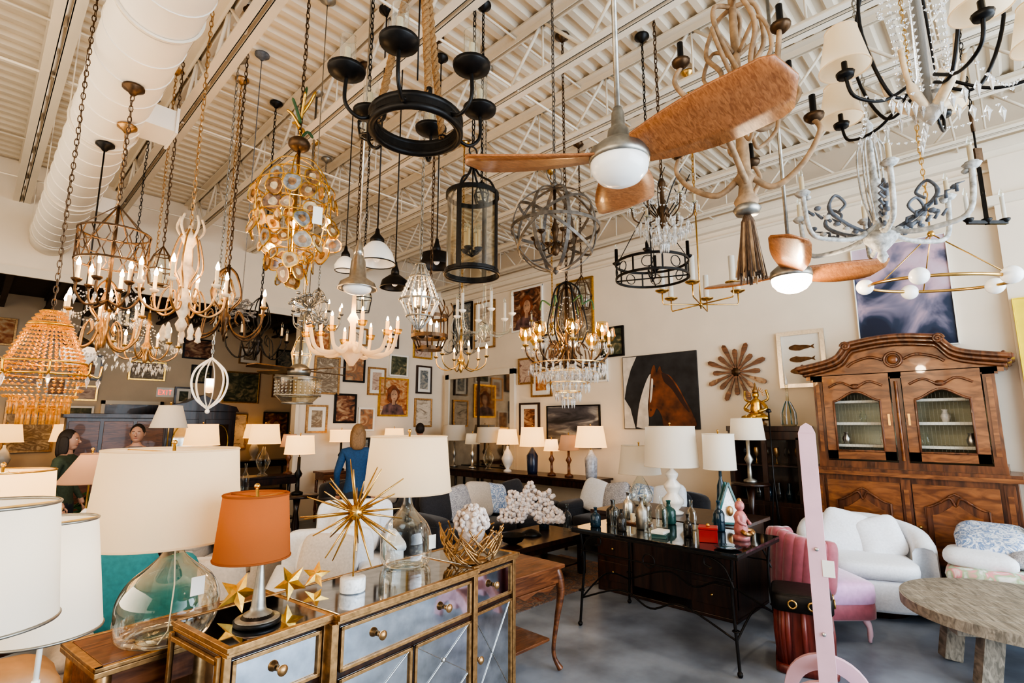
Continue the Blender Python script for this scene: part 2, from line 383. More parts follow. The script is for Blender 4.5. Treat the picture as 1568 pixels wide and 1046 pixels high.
# ------------------------------------------------------------------ hanging fixtures
b=B('iron_ring_rope_chandelier',(1.50,2.17,0));zr=3.23
b.band((0,0,zr),.245,.06,BLACK,.03,44)
b.ring((0,0,zr-.03),.232,.022,BLACK,44,6);b.ring((0,0,zr+.03),.232,.022,BLACK,44,6)
for i in range(6):
    a=i*pi/3+.72
    b.tube(cat([pol(.22,a,zr),pol(.30,a,zr-.035),pol(.37,a,zr+.03),pol(.37,a,zr+.17)],6),.010,BLACK,7)
    b.lathe([(0,-.03),(.02,-.028),(.045,-.018),(.092,.004),(.096,.022),(.06,.012),(0,.01)],BLACK,pol(.37,a,zr+.19),24)
    b.cyl(pol(.37,a,zr+.2),.016,.13,CANDLE,10)
    c=pol(.37,a,zr+.2);b.shell([(.042,0),(.042,.19)],GLASS,c,20);b.ring((c[0],c[1],c[2]+.19),.042,.002,GLASS,20,4)
    b.sph(pol(.232,a,zr),.016,BLACK)
for i in range(3):
    a=i*2*pi/3+.2
    p0=Vector(pol(.215,a,zr+.03));p1=Vector((.02*cos(a),.02*sin(a),4.35))
    for ph in (0,2.1,4.2):
        b.tube([p0.lerp(p1,t/60)+Vector((.011*cos(t*.9+ph),.011*sin(t*.9+ph),0)) for t in range(61)],.012,ROPE,5)
    b.ring(pol(.215,a,zr+.045),.02,.006,BLACK,10,5)
    b.tube([p0,p0+Vector((0,0,.06))],.016,BLACK,8)
b.tube([(0,0,3.5),(0,0,4.35)],.005,BLACK,5);b.lathe([(0,0),(.04,.02),(.04,.05),(0,.09)],BLACK,(0,0,4.33),14)
b.hang(4.42,BLACK);b.done()
b=B('agate_slice_chandelier',(1.32,3.23,0))
for k,(z,rr,n) in enumerate([(3.20,.16,9),(3.10,.24,13),(2.99,.20,11),(2.88,.26,13),(2.77,.19,10),(2.67,.13,8),(2.59,.07,5)]):
    b.ring((0,0,z+.05),rr,.004,GOLD,24,4)
    for i in range(n):
        a=2*pi*i/n+k*.37+R.uniform(-.1,.1);q=R.uniform(.036,.058)
        c=pol(rr+R.uniform(-.02,.02),a,z-q+.04+R.uniform(-.02,.02))
        Mx=RZ(a+R.uniform(-.7,.7))@RY(pi/2+R.uniform(-.3,.3))
        ol=[(q*(1+.12*sin(3*t+i))*cos(t),q*(1+.12*cos(2*t+k))*sin(t)) for t in [2*pi*j/14 for j in range(14)]]
        m1=R.choice((AGATE,AGATE2,AGATE,AGATE3))
        b.prism(ol,.006,m1,Matrix.Translation(c)@Mx)
        b.prism([(p[0]*.45,p[1]*.45) for p in ol],.009,AGATE2 if m1 is AGATE else AGATE,Matrix.Translation(c)@Mx@T(0,0,-.0015))
        b.tube([Matrix.Translation(c)@Mx@Vector((x,y,.003)) for x,y in ol],.005,GOLD,4,True)
        b.tube([c,(c[0],c[1],z+.05)],.0015,GOLD,3)
for i in range(6):
    a=i*pi/3;b.tube(cat([(0,0,3.38),pol(.12,a,3.33),pol(.24,a,3.12),pol(.2,a,2.78),pol(.1,a,2.68)],5),.004,GOLD,5)
b.cyl((0,0,2.6),.012,.85,GOLD,8)
for i in range(9):
    a=i*.9;b.tube(cat([(0,0,3.5+i*.03),pol(.05,a,3.58+i*.03),pol(.09,a,3.55+i*.05)],4),[.010]*8+[.003],GOLD if i%4 else LEAFG,5)
b.sph((0,0,3.47),(.07,.07,.05),BROWNI)
b.box((.02,-.29,2.9),(.055,.004,.11),PAPER,RZ(-.3));b.light((0,0,2.95),6)
b.hang(3.5,BROWNI);b.done()
b=B('drum_lantern_pendant',(2.19,2.49,0))
for z in (2.63,3.16): b.band((0,0,z),.178,.030,BLACK,.012,36)
b.ring((0,0,2.615),.176,.011,BLACK,36,5)
b.shell([(.168,2.64),(.168,3.15)],SEED,seg=36)
for i in range(4):
    a=i*pi/2+.35;b.box(pol(.176,a,2.895),(.007,.032,.53),BLACK,RZ(a))
    b.tube(cat([pol(.17,a,3.16),pol(.13,a,3.24),pol(.05,a,3.30),(0,0,3.40)],5),.008,BLACK,5)
    b.candle(pol(.05,a,2.78),.13,.012,CANDLE,BLACK);b.tube([(0,0,2.74),pol(.05,a,2.77)],.006,BLACK,5)
b.tube([(0,0,2.74),(0,0,3.45)],.005,BLACK,6);b.ring((0,0,3.48),.035,.006,BLACK,16,5,RX(pi/2));b.lathe([(0,0),(.05,.01),(.06,.04),(.02,.07),(0,.08)],BLACK,(0,0,3.38),14)
b.hang(3.52,BLACK);b.done()
b=B('iron_orb_chandelier',(2.80,2.28,0));zc=3.04
for i in range(4): b.band((0,0,zc),.315,.024,GREYI,.006,44,RZ(i*pi/4+.2)@RX(pi/2))
b.band((0,0,zc),.322,.024,GREYI,.006,44);b.band((0,0,zc),.32,.02,GREYI,.006,44,RX(.55)@RY(.3));b.band((0,0,zc),.32,.02,GREYI,.006,44,RX(-.6)@RY(-.2))
b.lathe([(0,0),(.02,.01),(.035,.05),(.012,.09),(.02,.16),(.03,.2),(.01,.26),(.012,.5),(0,.5)],BROWNI,(0,0,zc-.2),12)
for i in range(6):
    a=i*pi/3;b.tube(cat([pol(.02,a,zc-.1),pol(.08,a,zc-.15),pol(.14,a,zc-.13),pol(.155,a,zc-.06)],5),.006,BROWNI,5);b.candle(pol(.155,a,zc-.06),.09,.011,CANDLE,BROWNI)
b.lathe([(0,-.34),(.02,-.32),(.03,-.30),(0,-.28)],GREYI,(0,0,zc),10);b.sph((0,0,zc+.34),.025,GREYI)
b.ring((0,0,zc+.43),.09,.004,GREYI,20,4,RX(pi/2));b.hang(zc+.34,GREYI);b.done()
def fan(x,y,zg,angs,L,lit,W=.105):
    b=B('ceiling_fan',(x,y,0))
    g=BULBW if lit else FROST
    b.lathe([(0,-.062),(.05,-.055),(.09,-.035),(.118,0),(.124,.03),(.124,.045)],g,(0,0,zg),32)
    b.lathe([(.127,0),(.13,.02),(.125,.05),(.085,.085),(.05,.11),(.045,.15),(.03,.17),(.028,.23),(.018,.26),(0,.26)],NICK,(0,0,zg+.04),32)
    for a in angs:
        n=14;vs=[];fs=[]
        for i in range(n+1):
            t=i/n;r=.09+t*(L-.09)
            w=W*(.55+.75*sin(min(1,t*1.25+.12)*pi*.55))*(1 if t<.86 else math.sqrt(max(0,1-((t-.86)/.14)**2))*.98+.02)
            zz=zg+.075+.05*t*t
            for sgn in (-1,-.4,.4,1):
                for dz in(0,.009):
                    q=Matrix.Rotation(a,4,'Z')@Vector((r,sgn*w,zz+dz-.036*sgn*(1-.3*t)*(w/W)));vs.append(q)
        for i in range(n):
            o=i*8;p=o+8
            for s0 in range(3):
                fs.append((o+s0*2,o+s0*2+2,p+s0*2+2,p+s0*2));fs.append((o+s0*2+1,p+s0*2+1,p+s0*2+3,o+s0*2+3))
            fs.append((o,p,p+1,o+1));fs.append((o+6,o+7,p+7,p+6))
        fs.append((n*8,n*8+2,n*8+4,n*8+6,n*8+7,n*8+5,n*8+3,n*8+1))
        b.add(vs,fs,BLADE)
    b.hang(zg+.28,NICK,rod=.0125)
    if lit:b.light((0,0,zg-.12),30,(1,.80,.55),.06)
    b.done()
fan(1.83,1.13,2.72,[math.radians(q) for q in(120,-86,29)],.70,False,.115)
fan(3.75,1.02,2.58,[math.radians(q) for q in(-44,76,196)],.66,True,.085)
def chand(name,x,y,zh,Rr,n,zc,col,cup,sag=.12,ar=.009,ch=.09,cr=.011,cm=CANDLE,lit=False,cryst=0,body=None,bm=None,a0=0,lw=0,top=.45,scroll=False,shd=None,chm=None,beadm=None,zt=5.09):
    b=B(name,(x,y,0));bm=bm or col
    body=body or [(0,-.12),(.014,-.10),(.03,-.06),(.018,-.03),(.04,.01),(.045,.04),(.018,.08),(.014,.2),(.03,.24),(.016,.28),(.012,top),(0,top)]
    b.lathe(body,bm,(0,0,zh),14)
    for i in range(n):
        a=a0+2*pi*i/n
        pts=[pol(.025,a,zh+.03),pol(Rr*.28,a,zh-sag*.7),pol(Rr*.62,a,zh-sag),pol(Rr*.93,a,zh-sag*.3),pol(Rr,a,zc)]
        b.tube(cat(pts,6),ar,col,6)
        if scroll:
            b.tube(cat([pol(Rr*.55,a,zh-sag),pol(Rr*.5,a,zh+.02),pol(Rr*.35,a,zh+.08),pol(Rr*.27,a,zh+.02),pol(Rr*.36,a,zh-.02)],5),ar*.7,col,5)
            b.tube(cat([pol(.015,a,zh+top*.95),pol(Rr*.25,a,zh+top*.8),pol(Rr*.38,a,zh+top*.45),pol(Rr*.18,a,zh+top*.25),pol(.03,a,zh+.08)],6),ar*.7,col,5)
        c=pol(Rr,a,zc);b.candle(c,ch,cr,cm,cup,lit and not shd)
        if shd: b.shell([(.055,ch+.0),(.032,ch+.09)],shd,(c[0],c[1],c[2]),16)
        if cryst:
            bd=beadm or CRYS
            a2=a+2*pi/n
            b.strand(c,pol(Rr,a2,zc),.07,10,bd,.008)
            b.strand(c,(0,0,zh+top*.9),.10,14,bd,.007)
            b.strand(pol(Rr*.5,a,zh-sag),pol(Rr*.5,a2,zh-sag),.05,6,bd,.008)
            for j in range(6): b.octa((c[0]+.03*cos(j*1.05),c[1]+.03*sin(j*1.05),c[2]-.025),.008,.04,bd)
            for j in range(cryst):
                q=R.uniform(.1,.95);b.octa(pol(Rr*q,a+R.uniform(-.5,.5),zh-sag-.02-R.uniform(0,.12)*(1-q)-.03),.009,.034,bd)
    if lit and lw: b.light((0,0,zc+.14),lw,(1,.64,.32),.12)
    b.hang(zh+top,chm or col,zt=zt);return b
b=chand('carved_whitewashed_chandelier',3.70,.50,2.80,.46,6,3.03,WASH,WASH,sag=.06,ar=.015,ch=.10,cr=.013,cm=CANDLE,a0=.3,chm=NICK,
  body=[(0,-.2),(.015,-.19),(.03,-.16),(.02,-.13),(.05,-.10),(.085,-.06),(.09,-.03),(.05,0),(.03,.04),(.025,.2),(.045,.28),(.02,.34),(.015,.62),(.03,.68),(.012,.72),(0,.74)],top=.74)
for i in range(6):
    a=.3+i*pi/3
    b.tube(cat([pol(.06,a,2.78),pol(.2,a,2.84),pol(.3,a,2.93),pol(.26,a,3.02),pol(.2,a,2.97),pol(.24,a,2.92)],5),[.013]*12+[.009]*14,WASHD,5)
    b.tube(cat([pol(.015,a+.5,3.42),pol(.07,a+.5,3.32),pol(.07,a+.5,3.05),pol(.03,a+.5,2.86)],5),.006,WASH,5)
    for j in range(7): b.sph(pol(.10+j*.055,a,2.785+.006*j*j),(.02,.02,.014),WASHD if j%2 else WASH,8,5)
    for j in range(6): b.tube([pol(.14+j*.05,a-.05,2.80+.02*j),pol(.15+j*.05,a-.12,2.83+.02*j),pol(.18+j*.05,a-.06,2.84+.02*j)],[.010,.008,.002],WASHD,5)
    b.lathe([(0,0),(.03,.01),(.045,.03),(.03,.035),(0,.03)],WASH,pol(.46,a,3.0),12)
b.done()
b=B('driftwood_tassel_chandelier',(2.42,.82,0))
b.lathe([(0,0),(.03,0),(.045,.03),(.055,.06),(.035,.09),(.028,.14),(.05,.17),(.03,.2),(.025,.5),(.045,.6),(.02,.7),(.018,1.15),(0,1.15)],DRIFT,(0,0,2.62),14)
b.lathe([(0,0),(.05,.005),(.062,.03),(.04,.055),(0,.06)],NICK,(0,0,2.61),16)
b.lathe([(.016,.28),(.03,.25),(.028,.2),(.04,.12),(.052,0),(.0,.01)],TASS,(0,0,2.33),16)
for i in range(34):
    a=i*2.4;b.tube([pol(.025,a,2.58),pol(.040,a,2.46),pol(.048+R.uniform(0,.02),a,2.31+R.uniform(-.02,.02))],.0045,TASS if i%3 else DRIFT,4)
for i in range(8):
    a=i*pi/4+.2;hi=(i%2)*.34
    b.tube(cat([pol(.025,a,2.8+hi),pol(.12,a+.15,2.73+hi),pol(.24,a,2.8+hi),pol(.32,a-.1,2.92+hi),pol(.29,a,3.0+hi)],7),[.016-.0002*j for j in range(29)],DRIFT,7)
    b.tube(cat([pol(.02,a+.3,3.1+hi),pol(.14,a+.2,3.2+hi),pol(.17,a+.5,3.05+hi),pol(.08,a+.6,2.95+hi),pol(.05,a+.3,3.0+hi)],6),.010,DRIFT,6)
    c=pol(.30,a,3.0+hi);b.lathe([(0,-.02),(.02,-.02),(.04,0),(.042,.014),(0,.01)],BROWNI,c,14);b.cyl(c,.014,.11,BLACK,10)
for i in range(5):
    a=i*1.26;b.tube(cat([(0,0,3.7),pol(.1,a,3.68),pol(.14,a+.4,3.5),pol(.07,a+.8,3.35),pol(.12,a+1.2,3.2)],6),.012,DRIFT,6)
b.hang(3.78,NICK);b.done()
b=B('linen_shade_crystal_chandelier',(2.62,.14,0))
b.lathe([(0,0),(.02,.02),(.05,.06),(.03,.1),(.06,.16),(.03,.22),(.02,.6),(0,.6)],CRYS,(0,0,2.86),12)
b.tube([(0,0,2.95),(0,0,3.9)],.01,BLACK,6)
for i in range(5):
    a=math.radians(140)+i*2*pi/5
    b.tube(cat([pol(.02,a,3.85),pol(.20,a,3.65),pol(.27,a,3.3),pol(.17,a,2.99),pol(.05,a,3.02)],7),.007,BLACK,6)
    b.tube(cat([pol(.06,a,3.05),pol(.2,a,2.96),pol(.33,a,2.97),pol(.36,a,3.06)],6),.007,BLACK,6)
    c=pol(.36,a,3.06);b.lathe([(0,-.01),(.03,-.008),(.035,.01),(0,.01)],BLACK,c,12);b.cyl(c,.011,.06,BLACK,8)
    b.shell([(.092,.03),(.058,.20)],SHC,c,28);b.ring((c[0],c[1],c[2]+.03),.092,.003,SHC,28,4);b.ring((c[0],c[1],c[2]+.2),.058,.003,SHC,28,4)
    b.strand(pol(.07,a,3.0),pol(.1,a,3.6),.02,18,CRYS,.009);b.strand(pol(.09,a+.6,3.0),pol(.09,a+.6,3.5),.03,16,CRYS,.009)
    b.strand(pol(.28,a,2.97),pol(.28,a+2*pi/5,2.97),.06,11,CRYS,.008);b.strand(pol(.15,a,3.5),pol(.15,a+2*pi/5,3.5),.08,9,CRYS,.008)
    for j in range(5): b.octa(pol(.05+j*.05,a+.3,2.93-.01*j),.012,.05,CRYS)
    b.tube(cat([pol(.03,a+.3,2.93),pol(.12,a+.3,3.02),pol(.15,a+.3,3.16)],5),[.02]*5+[.010]*6,IVORY,6)
b.hang(3.9,BLACK);b.done()
b=B('black_triple_candle_pendant',(4.14,.03,0))
b.box((0,0,2.85),(.24,.02,.02),BLACK,RZ(-.8));b.box((0,0,3.02),(.022,.022,.36),BLACK);b.box((0,0,3.28),(.045,.03,.09),BROWNI,RZ(-.8))
for q in(-.11,0,.11):
    p=(q*cos(-.8),q*sin(-.8),2.86);b.candle(p,.15,.011,CANDW,BLACK)
b.ring((0,0,3.5),.05,.012,BROWNI,18,6,RX(pi/2));b.tube([(0,0,3.2),(0,0,3.46)],.006,BLACK,5);b.hang(3.54,BLACK);b.done()
b=B('brass_ring_globe_pendant',(4.18,.30,0));tl=RX(.10)@RY(-.06)
zc=2.53
b.ring((0,0,zc),.36,.010,BRASS,48,6,tl)
for i in range(5):
    a=i*2*pi/5+.5;p=Vector((0,0,zc))+tl@Vector((.38*cos(a),.38*sin(a),0));b.sph(p,.052,FROST,20,12);b.ring(p,.03,.007,BRASS,12,5,tl@RZ(a)@RY(pi/2))
for i in range(3):
    a=i*2*pi/3+.3;p=Vector((0,0,zc))+tl@Vector((.36*cos(a),.36*sin(a),0));b.tube([p,(0,0,2.86)],.004,BRASS,5)
b.sph((0,0,2.86),.02,BRASS);b.hang(2.87,BRASS);b.done()
b=B('black_double_ring_chandelier',(3.83,2.09,0))
b.band((0,0,2.85),.30,.02,BLACK,.01,36);b.band((0,0,2.98),.30,.02,BLACK,.01,36)
for i in range(8):
    a=i*pi/4;b.box(pol(.295,a,2.915),(.008,.012,.14),BLACK,RZ(a))
    b.ring(pol(.29,a+pi/8,2.915),.045,.004,BLACK,12,4,RZ(a+pi/8)@RY(pi/2))
for i in range(4):
    a=i*pi/2+.4;b.tube([(0,0,2.85),pol(.29,a,2.85)],.006,BLACK,5);b.candle(pol(.29,a,3.0),.13,.014,BLACK,BLACK);b.tube([pol(.29,a,2.99),(0,0,3.5)],.004,BLACK,4)
b.ring((0,0,2.9),.06,.006,BLACK,16,5,RX(pi/2));b.tube([(0,0,2.82),(0,0,3.5)],.007,BLACK,6);b.hang(3.5,BLACK);b.done()
b=B('brass_tall_candle_chandelier',(4.58,2.02,0))
b.tube([(0,0,2.70),(0,0,3.6)],.007,BRASS,6);b.sph((0,0,2.74),.02,BRASS)
for i in range(6):
    a=i*pi/3+.25;b.tube([(0,0,2.74),pol(.34,a,2.74),pol(.35,a,2.76),pol(.35,a,2.86)],.006,BRASS,6);b.candle(pol(.35,a,2.86),.24,.026,CANDW,BRASS,bulb=False)
b.hang(3.6,BRASS);b.done()
b=chand('crystal_swag_chandelier',3.35,1.72,3.15,.22,6,3.22,BROWNI,GLASS,sag=.05,ar=.005,ch=.06,cryst=16,top=.28)
for k in range(4):
    for i in range(14): b.octa(pol(.03+.05*k,i*pi/7+k,2.92+.045*k),.013,.055,CRYS)
for i in range(10): b.tube(cat([pol(.05,i*.63,3.15),pol(.16,i*.63+.3,3.3),pol(.2,i*.63+.6,3.42)],4),.004,BLACK,4)
b.done()
b=chand('crystal_candelabra_chandelier',3.33,2.60,2.22,.34,8,2.28,BROWNI,BRASS,sag=.10,ar=.008,ch=.07,lit=True,cryst=22,top=.58,lw=20,scroll=True)
for k,(rr,z) in enumerate([(.30,2.10),(.24,2.03),(.17,1.95),(.10,1.88),(.05,1.83)]):
    b.ring((0,0,z+.03),rr,.004,BRASS,24,4)
    for i in range(6+int(rr*90)): b.octa(pol(rr,i*2*pi/(6+int(rr*90)),z),.013,.055,CRYS)
for i in range(6):
    a=i*pi/3;b.tube(cat([(0,0,2.82),pol(.09,a,2.76),pol(.13,a,2.6),pol(.16,a,2.42),pol(.12,a,2.3)],6),.008,BLACK,5)
    b.tube(cat([pol(.13,a,2.62),pol(.2,a+.2,2.66),pol(.22,a+.2,2.58)],4),.007,LEAFG,5)
for i in range(8): b.shell([(.03,.05),(.055,.09),(.045,.16)],AMBG,pol(.34,i*pi/4,2.27),14)
b.done()
b=B('amber_glass_arm_chandelier',(2.31,4.22,0))
b.lathe([(0,-.2),(.02,-.2),(.06,-.14),(.12,-.06),(.10,-.02),(.03,0),(.025,.18),(.05,.22),(.02,.28),(.015,.5),(0,.5)],SHC,(0,0,2.36),20)
for i in range(10):
    a=i*pi/5;hi=.05*(i%2)
    b.tube(cat([pol(.04,a,2.36),pol(.17,a,2.27),pol(.33,a,2.29),pol(.39,a,2.42+hi)],6),[.02]*12+[.016]*7,SHC,8)
    c=pol(.39,a,2.42+hi);b.lathe([(0,-.02),(.03,-.01),(.045,.03),(.02,.03),(0,.02)],AMBG,c,14);b.cyl(c,.015,.11,SHL,10);b.lathe([(0,0),(.012,.01),(.008,.03),(0,.045)],BULB,(c[0],c[1],c[2]+.11),8)
b.light((0,0,2.62),22,(1,.62,.30),.15);b.hang(2.86,BROWNI);b.done()
b=B('beaded_gem_cage_pendant',(2.25,3.14,0))
for i in range(12):
    a=i*pi/6
    b.tube([pol(.03,a,2.84),pol(.075,a,2.74),pol(.147,a,2.56),pol(.09,a,2.44),pol(.02,a,2.35)],.0065,WASH,5)
    for t in range(7): b.sph(pol(.075+(.147-.075)*t/6,a,2.74-.18*t/6),.010,CANDW,6,4)
for z,rr in((2.84,.035),(2.74,.078),(2.56,.149),(2.44,.092)): b.ring((0,0,z),rr,.008,NICK,24,5)
for i in range(3): b.candle(pol(.04,i*2.09,2.5),.09,.011,CANDLE,NICK,True)
b.tube([(0,0,2.36),(0,0,2.88)],.005,NICK,5);b.light((0,0,2.58),4);b.hang(2.88,NICK);b.done()
b=B('iron_crown_lantern',(2.56,3.42,0))
for z,rr in((2.52,.15),(2.36,.15),(2.26,.10)): b.band((0,0,z),rr,.03,BROWNI,.008,30)
for i in range(8):
    a=i*pi/4;b.tube([pol(.145,a,2.52),pol(.145,a,2.36),pol(.1,a,2.26)],.006,BROWNI,5);b.tube(cat([pol(.145,a,2.52),pol(.19,a,2.58),pol(.17,a,2.64)],4),.006,BROWNI,5)
    b.tube([pol(.145,a,2.53),(0,0,2.82)],.004,BROWNI,4)
for i in range(3): b.candle(pol(.07,i*2.09,2.36),.08,.012,CANDLE,BROWNI,True)
b.hang(2.82,BROWNI);b.done()
def pend(name,x,y,prof,mat,capm,z,ro=.006,rim=None,zt_=5.09):
    b=B(name,(x,y,0));b.shell(prof,mat,(0,0,z),30)
    zt=prof[-1][1]+z
    b.lathe([(0,-.01),(prof[-1][0]+.006,-.01),(prof[-1][0]+.004,.03),(.02,.07),(.014,.11),(0,.12)],capm,(0,0,zt),18)
    b.ring((0,0,z+prof[0][1]),prof[0][0],.005,rim or capm,30,5)
    b.sph((0,0,z+.05),(.03,.03,.04),FROST)
    b.hang(zt+.1,capm,rod=ro,zt=zt_);return b
pend('schoolhouse_glass_pendant',2.07,3.47,[(.145,0),(.14,.03),(.12,.09),(.075,.15),(.05,.17)],FROST,BLACK,2.88).done()
pend('schoolhouse_glass_pendant',2.55,4.88,[(.10,0),(.11,.05),(.08,.11),(.04,.15)],FROST,BLACK,3.22).done()
b=pend('aluminium_dome_pendant',1.82,3.29,[(.135,0),(.12,.04),(.06,.08),(.05,.2),(.03,.25)],SILV,SILV,2.60);b.sph((0,0,2.60),(.10,.10,.045),FROST,20,8);b.done()
pend('dark_dome_pendant',2.45,3.79,[(.125,0),(.11,.06),(.06,.10),(.03,.12)],BLACK,BLACK,2.82).done()
pend('dark_drum_pendant',2.75,3.60,[(.15,0),(.14,.10),(.03,.14)],BLACK,BLACK,3.04).done()
pend('black_cap_globe_pendant',.53,5.10,[(.02,-.12),(.07,-.10),(.108,-.04),(.11,0),(.09,.04)],FROST,BLACK,2.2,zt_=3.89).done()
b=B('wire_hexagon_drum_chandelier',(.53,4.06,0))
for z in(2.66,2.86): b.ring((0,0,z),.19,.007,BROWNI,36,5)
for k in range(2):
    for i in range(14):
        a=i*2*pi/14+k*pi/14;z=2.71+k*.1
        b.tube([pol(.19,a+.2*cos(t*pi/3),z+.055*sin(t*pi/3)) for t in range(6)],.004,BROWNI,4,True)
for i in range(6):
    a=i*pi/3;b.tube(cat([(0,0,2.42),pol(.10,a,2.38),pol(.16,a,2.45),pol(.16,a,2.52)],5),.008,BROWNI,5);b.candle(pol(.16,a,2.52),.09,.012,CANDLE,BROWNI,True)
    b.tube([pol(.19,a,2.66),pol(.17,a,2.5)],.004,BROWNI,4);b.strand(pol(.16,a,2.5),pol(.16,a+pi/3,2.5),.06,7,CRYS)
    b.tube([pol(.19,a,2.86),(0,0,3.05)],.004,BROWNI,4);b.octa(pol(.16,a,2.42),.012,.05,CRYS)
b.tube([(0,0,2.36),(0,0,3.05)],.009,BROWNI,6);b.light((0,0,2.7),14);b.hang(3.05,BROWNI,zt=3.89);b.done()
TURN=[(0,-.2),(.02,-.19),(.035,-.15),(.015,-.11),(.04,-.06),(.05,0),(.025,.05),(.03,.15),(.05,.19),(.03,.23),(.022,.35),(.045,.4),(.05,.42),(.02,.46),(.012,.5),(0,.5)]
b=chand('cream_turned_wood_chandelier',.87,3.74,2.42,.24,6,2.50,OLDGOLD,IVORY,sag=.08,ar=.008,ch=.10,lit=True,lw=16,top=.5,scroll=True,bm=IVORY,body=TURN)
for i in range(5):
    a=i*1.26;b.tube(cat([pol(.03,a,2.82),pol(.08,a,2.9),pol(.06,a,2.98)],4),.008,IVORY,5);b.lathe([(0,0),(.02,.01),(.014,.03),(.02,.06),(.008,.1),(0,.11)],IVORY,pol(.1,a,2.16),8)
b.done()
chand('iron_scroll_chandelier',1.28,4.29,2.42,.30,6,2.52,BROWNI,OLDGOLD,sag=.12,ar=.009,lit=True,lw=10,top=.45,scroll=True,a0=.2).done()
chand('brass_scroll_chandelier',.60,4.66,2.30,.24,6,2.42,OLDGOLD,OLDGOLD,sag=.12,ar=.009,lit=True,lw=10,top=.4,scroll=True,a0=.5,cryst=3,zt=3.89).done()
chand('black_scroll_chandelier',1.95,5.45,2.45,.30,5,2.5,BLACK,BLACK,sag=.14,ar=.008,lit=False,top=.5,scroll=True,a0=.1).done()
chand('brass_arm_chandelier',3.9,4.6,2.35,.30,6,2.42,BRASS,BRASS,sag=.08,ar=.007,lit=True,lw=6,top=.4,a0=.1).done()
chand('crystal_swag_chandelier',1.05,5.6,2.30,.25,6,2.36,OLDGOLD,BRASS,sag=.08,ar=.007,lit=True,lw=8,cryst=8,top=.35).done()
chand('brass_arm_chandelier',2.9,6.2,2.9,.3,8,3.0,NICK,NICK,sag=.1,ar=.007,lit=True,lw=6,top=.45,scroll=True).done()
chand('iron_scroll_chandelier',4.7,5.6,2.75,.32,6,2.85,NICK,NICK,sag=.12,ar=.008,lit=False,top=.5,scroll=True).done()
chand('brass_arm_chandelier',5.2,4.3,2.9,.28,5,2.98,BRASS,BRASS,sag=.1,ar=.006,lit=False,top=.4,cryst=3).done()
chand('clear_acrylic_chandelier',3.15,3.40,2.50,.26,6,2.62,GLASS,CANDW,sag=.05,ar=.012,ch=.16,cr=.014,cm=CANDW,top=.6,chm=NICK).done()
b=B('amber_bead_basket_chandelier',(.28,4.02,0))
for z,rr in((2.30,.05),(2.22,.10),(2.0,.19),(1.93,.21)): b.ring((0,0,z),rr,.007,GOLD,30,5)
for i in range(36):
    a=i*pi/18
    for t in range(16):
        q=t/15;b.octa(pol(.05+.145*q**.8,a,2.30-.34*q),.011,.013,AMBER)
    for t in range(8):
        q=t/7;b.octa(pol(.195*cos(q*1.45),a,1.93-.2*sin(q*1.5)),.011,.012,AMBER)
for k,(rr,z) in enumerate([(.13,1.76),(.09,1.70)]):
    for i in range(18): b.tube([pol(rr,i*pi/9,z+.04),pol(rr,i*pi/9,z-.05)],.007,AMBER,5)
for i in range(8): 
    a=i*pi/4;b.tube(cat([pol(.2,a,1.95),pol(.25,a,1.93),pol(.26,a,2.0)],4),.006,GOLD,5);b.octa(pol(.25,a,1.9),.012,.05,CRYS)
b.light((0,0,2.02),6,(1,.5,.16),.08);b.hang(2.3,BROWNI);b.done()
b=B('white_ribbon_cage_pendant',(1.42,5.0,0))
for i in range(6):
    a=i*pi/3;b.tube(cat([(0,0,2.22),pol(.11,a,2.12),pol(.14,a,2.0),pol(.10,a,1.87),(0,0,1.78)],6),.012,CANDW,4,flat=.3)
b.cyl((0,0,1.92),.03,.12,SHL,10);b.sph((0,0,1.76),.02,CANDW);b.light((0,0,2.0),5);b.hang(2.22,NICK);b.done()
b=B('crystal_drum_fan_light',(2.17,4.95,0))
b.shell([(.13,1.85),(.20,1.92),(.21,2.08)],SEED,seg=30)
for z,rr in((2.09,.215),(1.92,.205),(1.85,.135)): b.ring((0,0,z),rr,.008,NICK,30,5)
for i in range(30):
    a=i*pi/15
    for t in range(5): b.octa(pol(.205,a,2.05-.03*t),.010,.013,CRYS)
for i in range(4):
    a=i*pi/2+.3
    b.prism([(.1,-.05),(.52,-.07),(.56,0),(.52,.07),(.1,.05)],.01,BROWNI,Matrix.Translation((0,0,2.16))@RZ(a)@RX(.15))
b.lathe([(0,0),(.1,.01),(.11,.07),(.05,.12),(0,.13)],NICK,(0,0,2.1),20);b.hang(2.2,NICK,rod=.012);b.done()
def branch(x,y,z,r,mat,n=40):
    b=B('silver_branch_pendant',(x,y,0))
    b.sph((0,0,z),.03,mat)
    for i in range(n):
        u=R.uniform(-.9,.9);a=R.uniform(0,2*pi);q=math.sqrt(1-u*u);d=Vector((q*cos(a),q*sin(a),u))
        e=d*r*R.uniform(.75,1.1);m=e*.5+Vector((R.uniform(-.03,.03),R.uniform(-.03,.03),R.uniform(-.03,.03)))
        c=Vector((0,0,z));b.tube([c,c+m,c+e],[.006,.005,.003],mat,4)
        b.sph(c+e,(.018,.018,.011),mat,6,4);b.tube([c+m,c+m+Vector((R.uniform(-.06,.06),R.uniform(-.06,.06),R.uniform(-.05,.05)))],.0035,mat,4)
    b.hang(z+.02,mat,rod=.004);b.done()
branch(1.67,3.72,2.49,.15,NICK);branch(1.55,4.78,2.62,.12,WASHD,30)
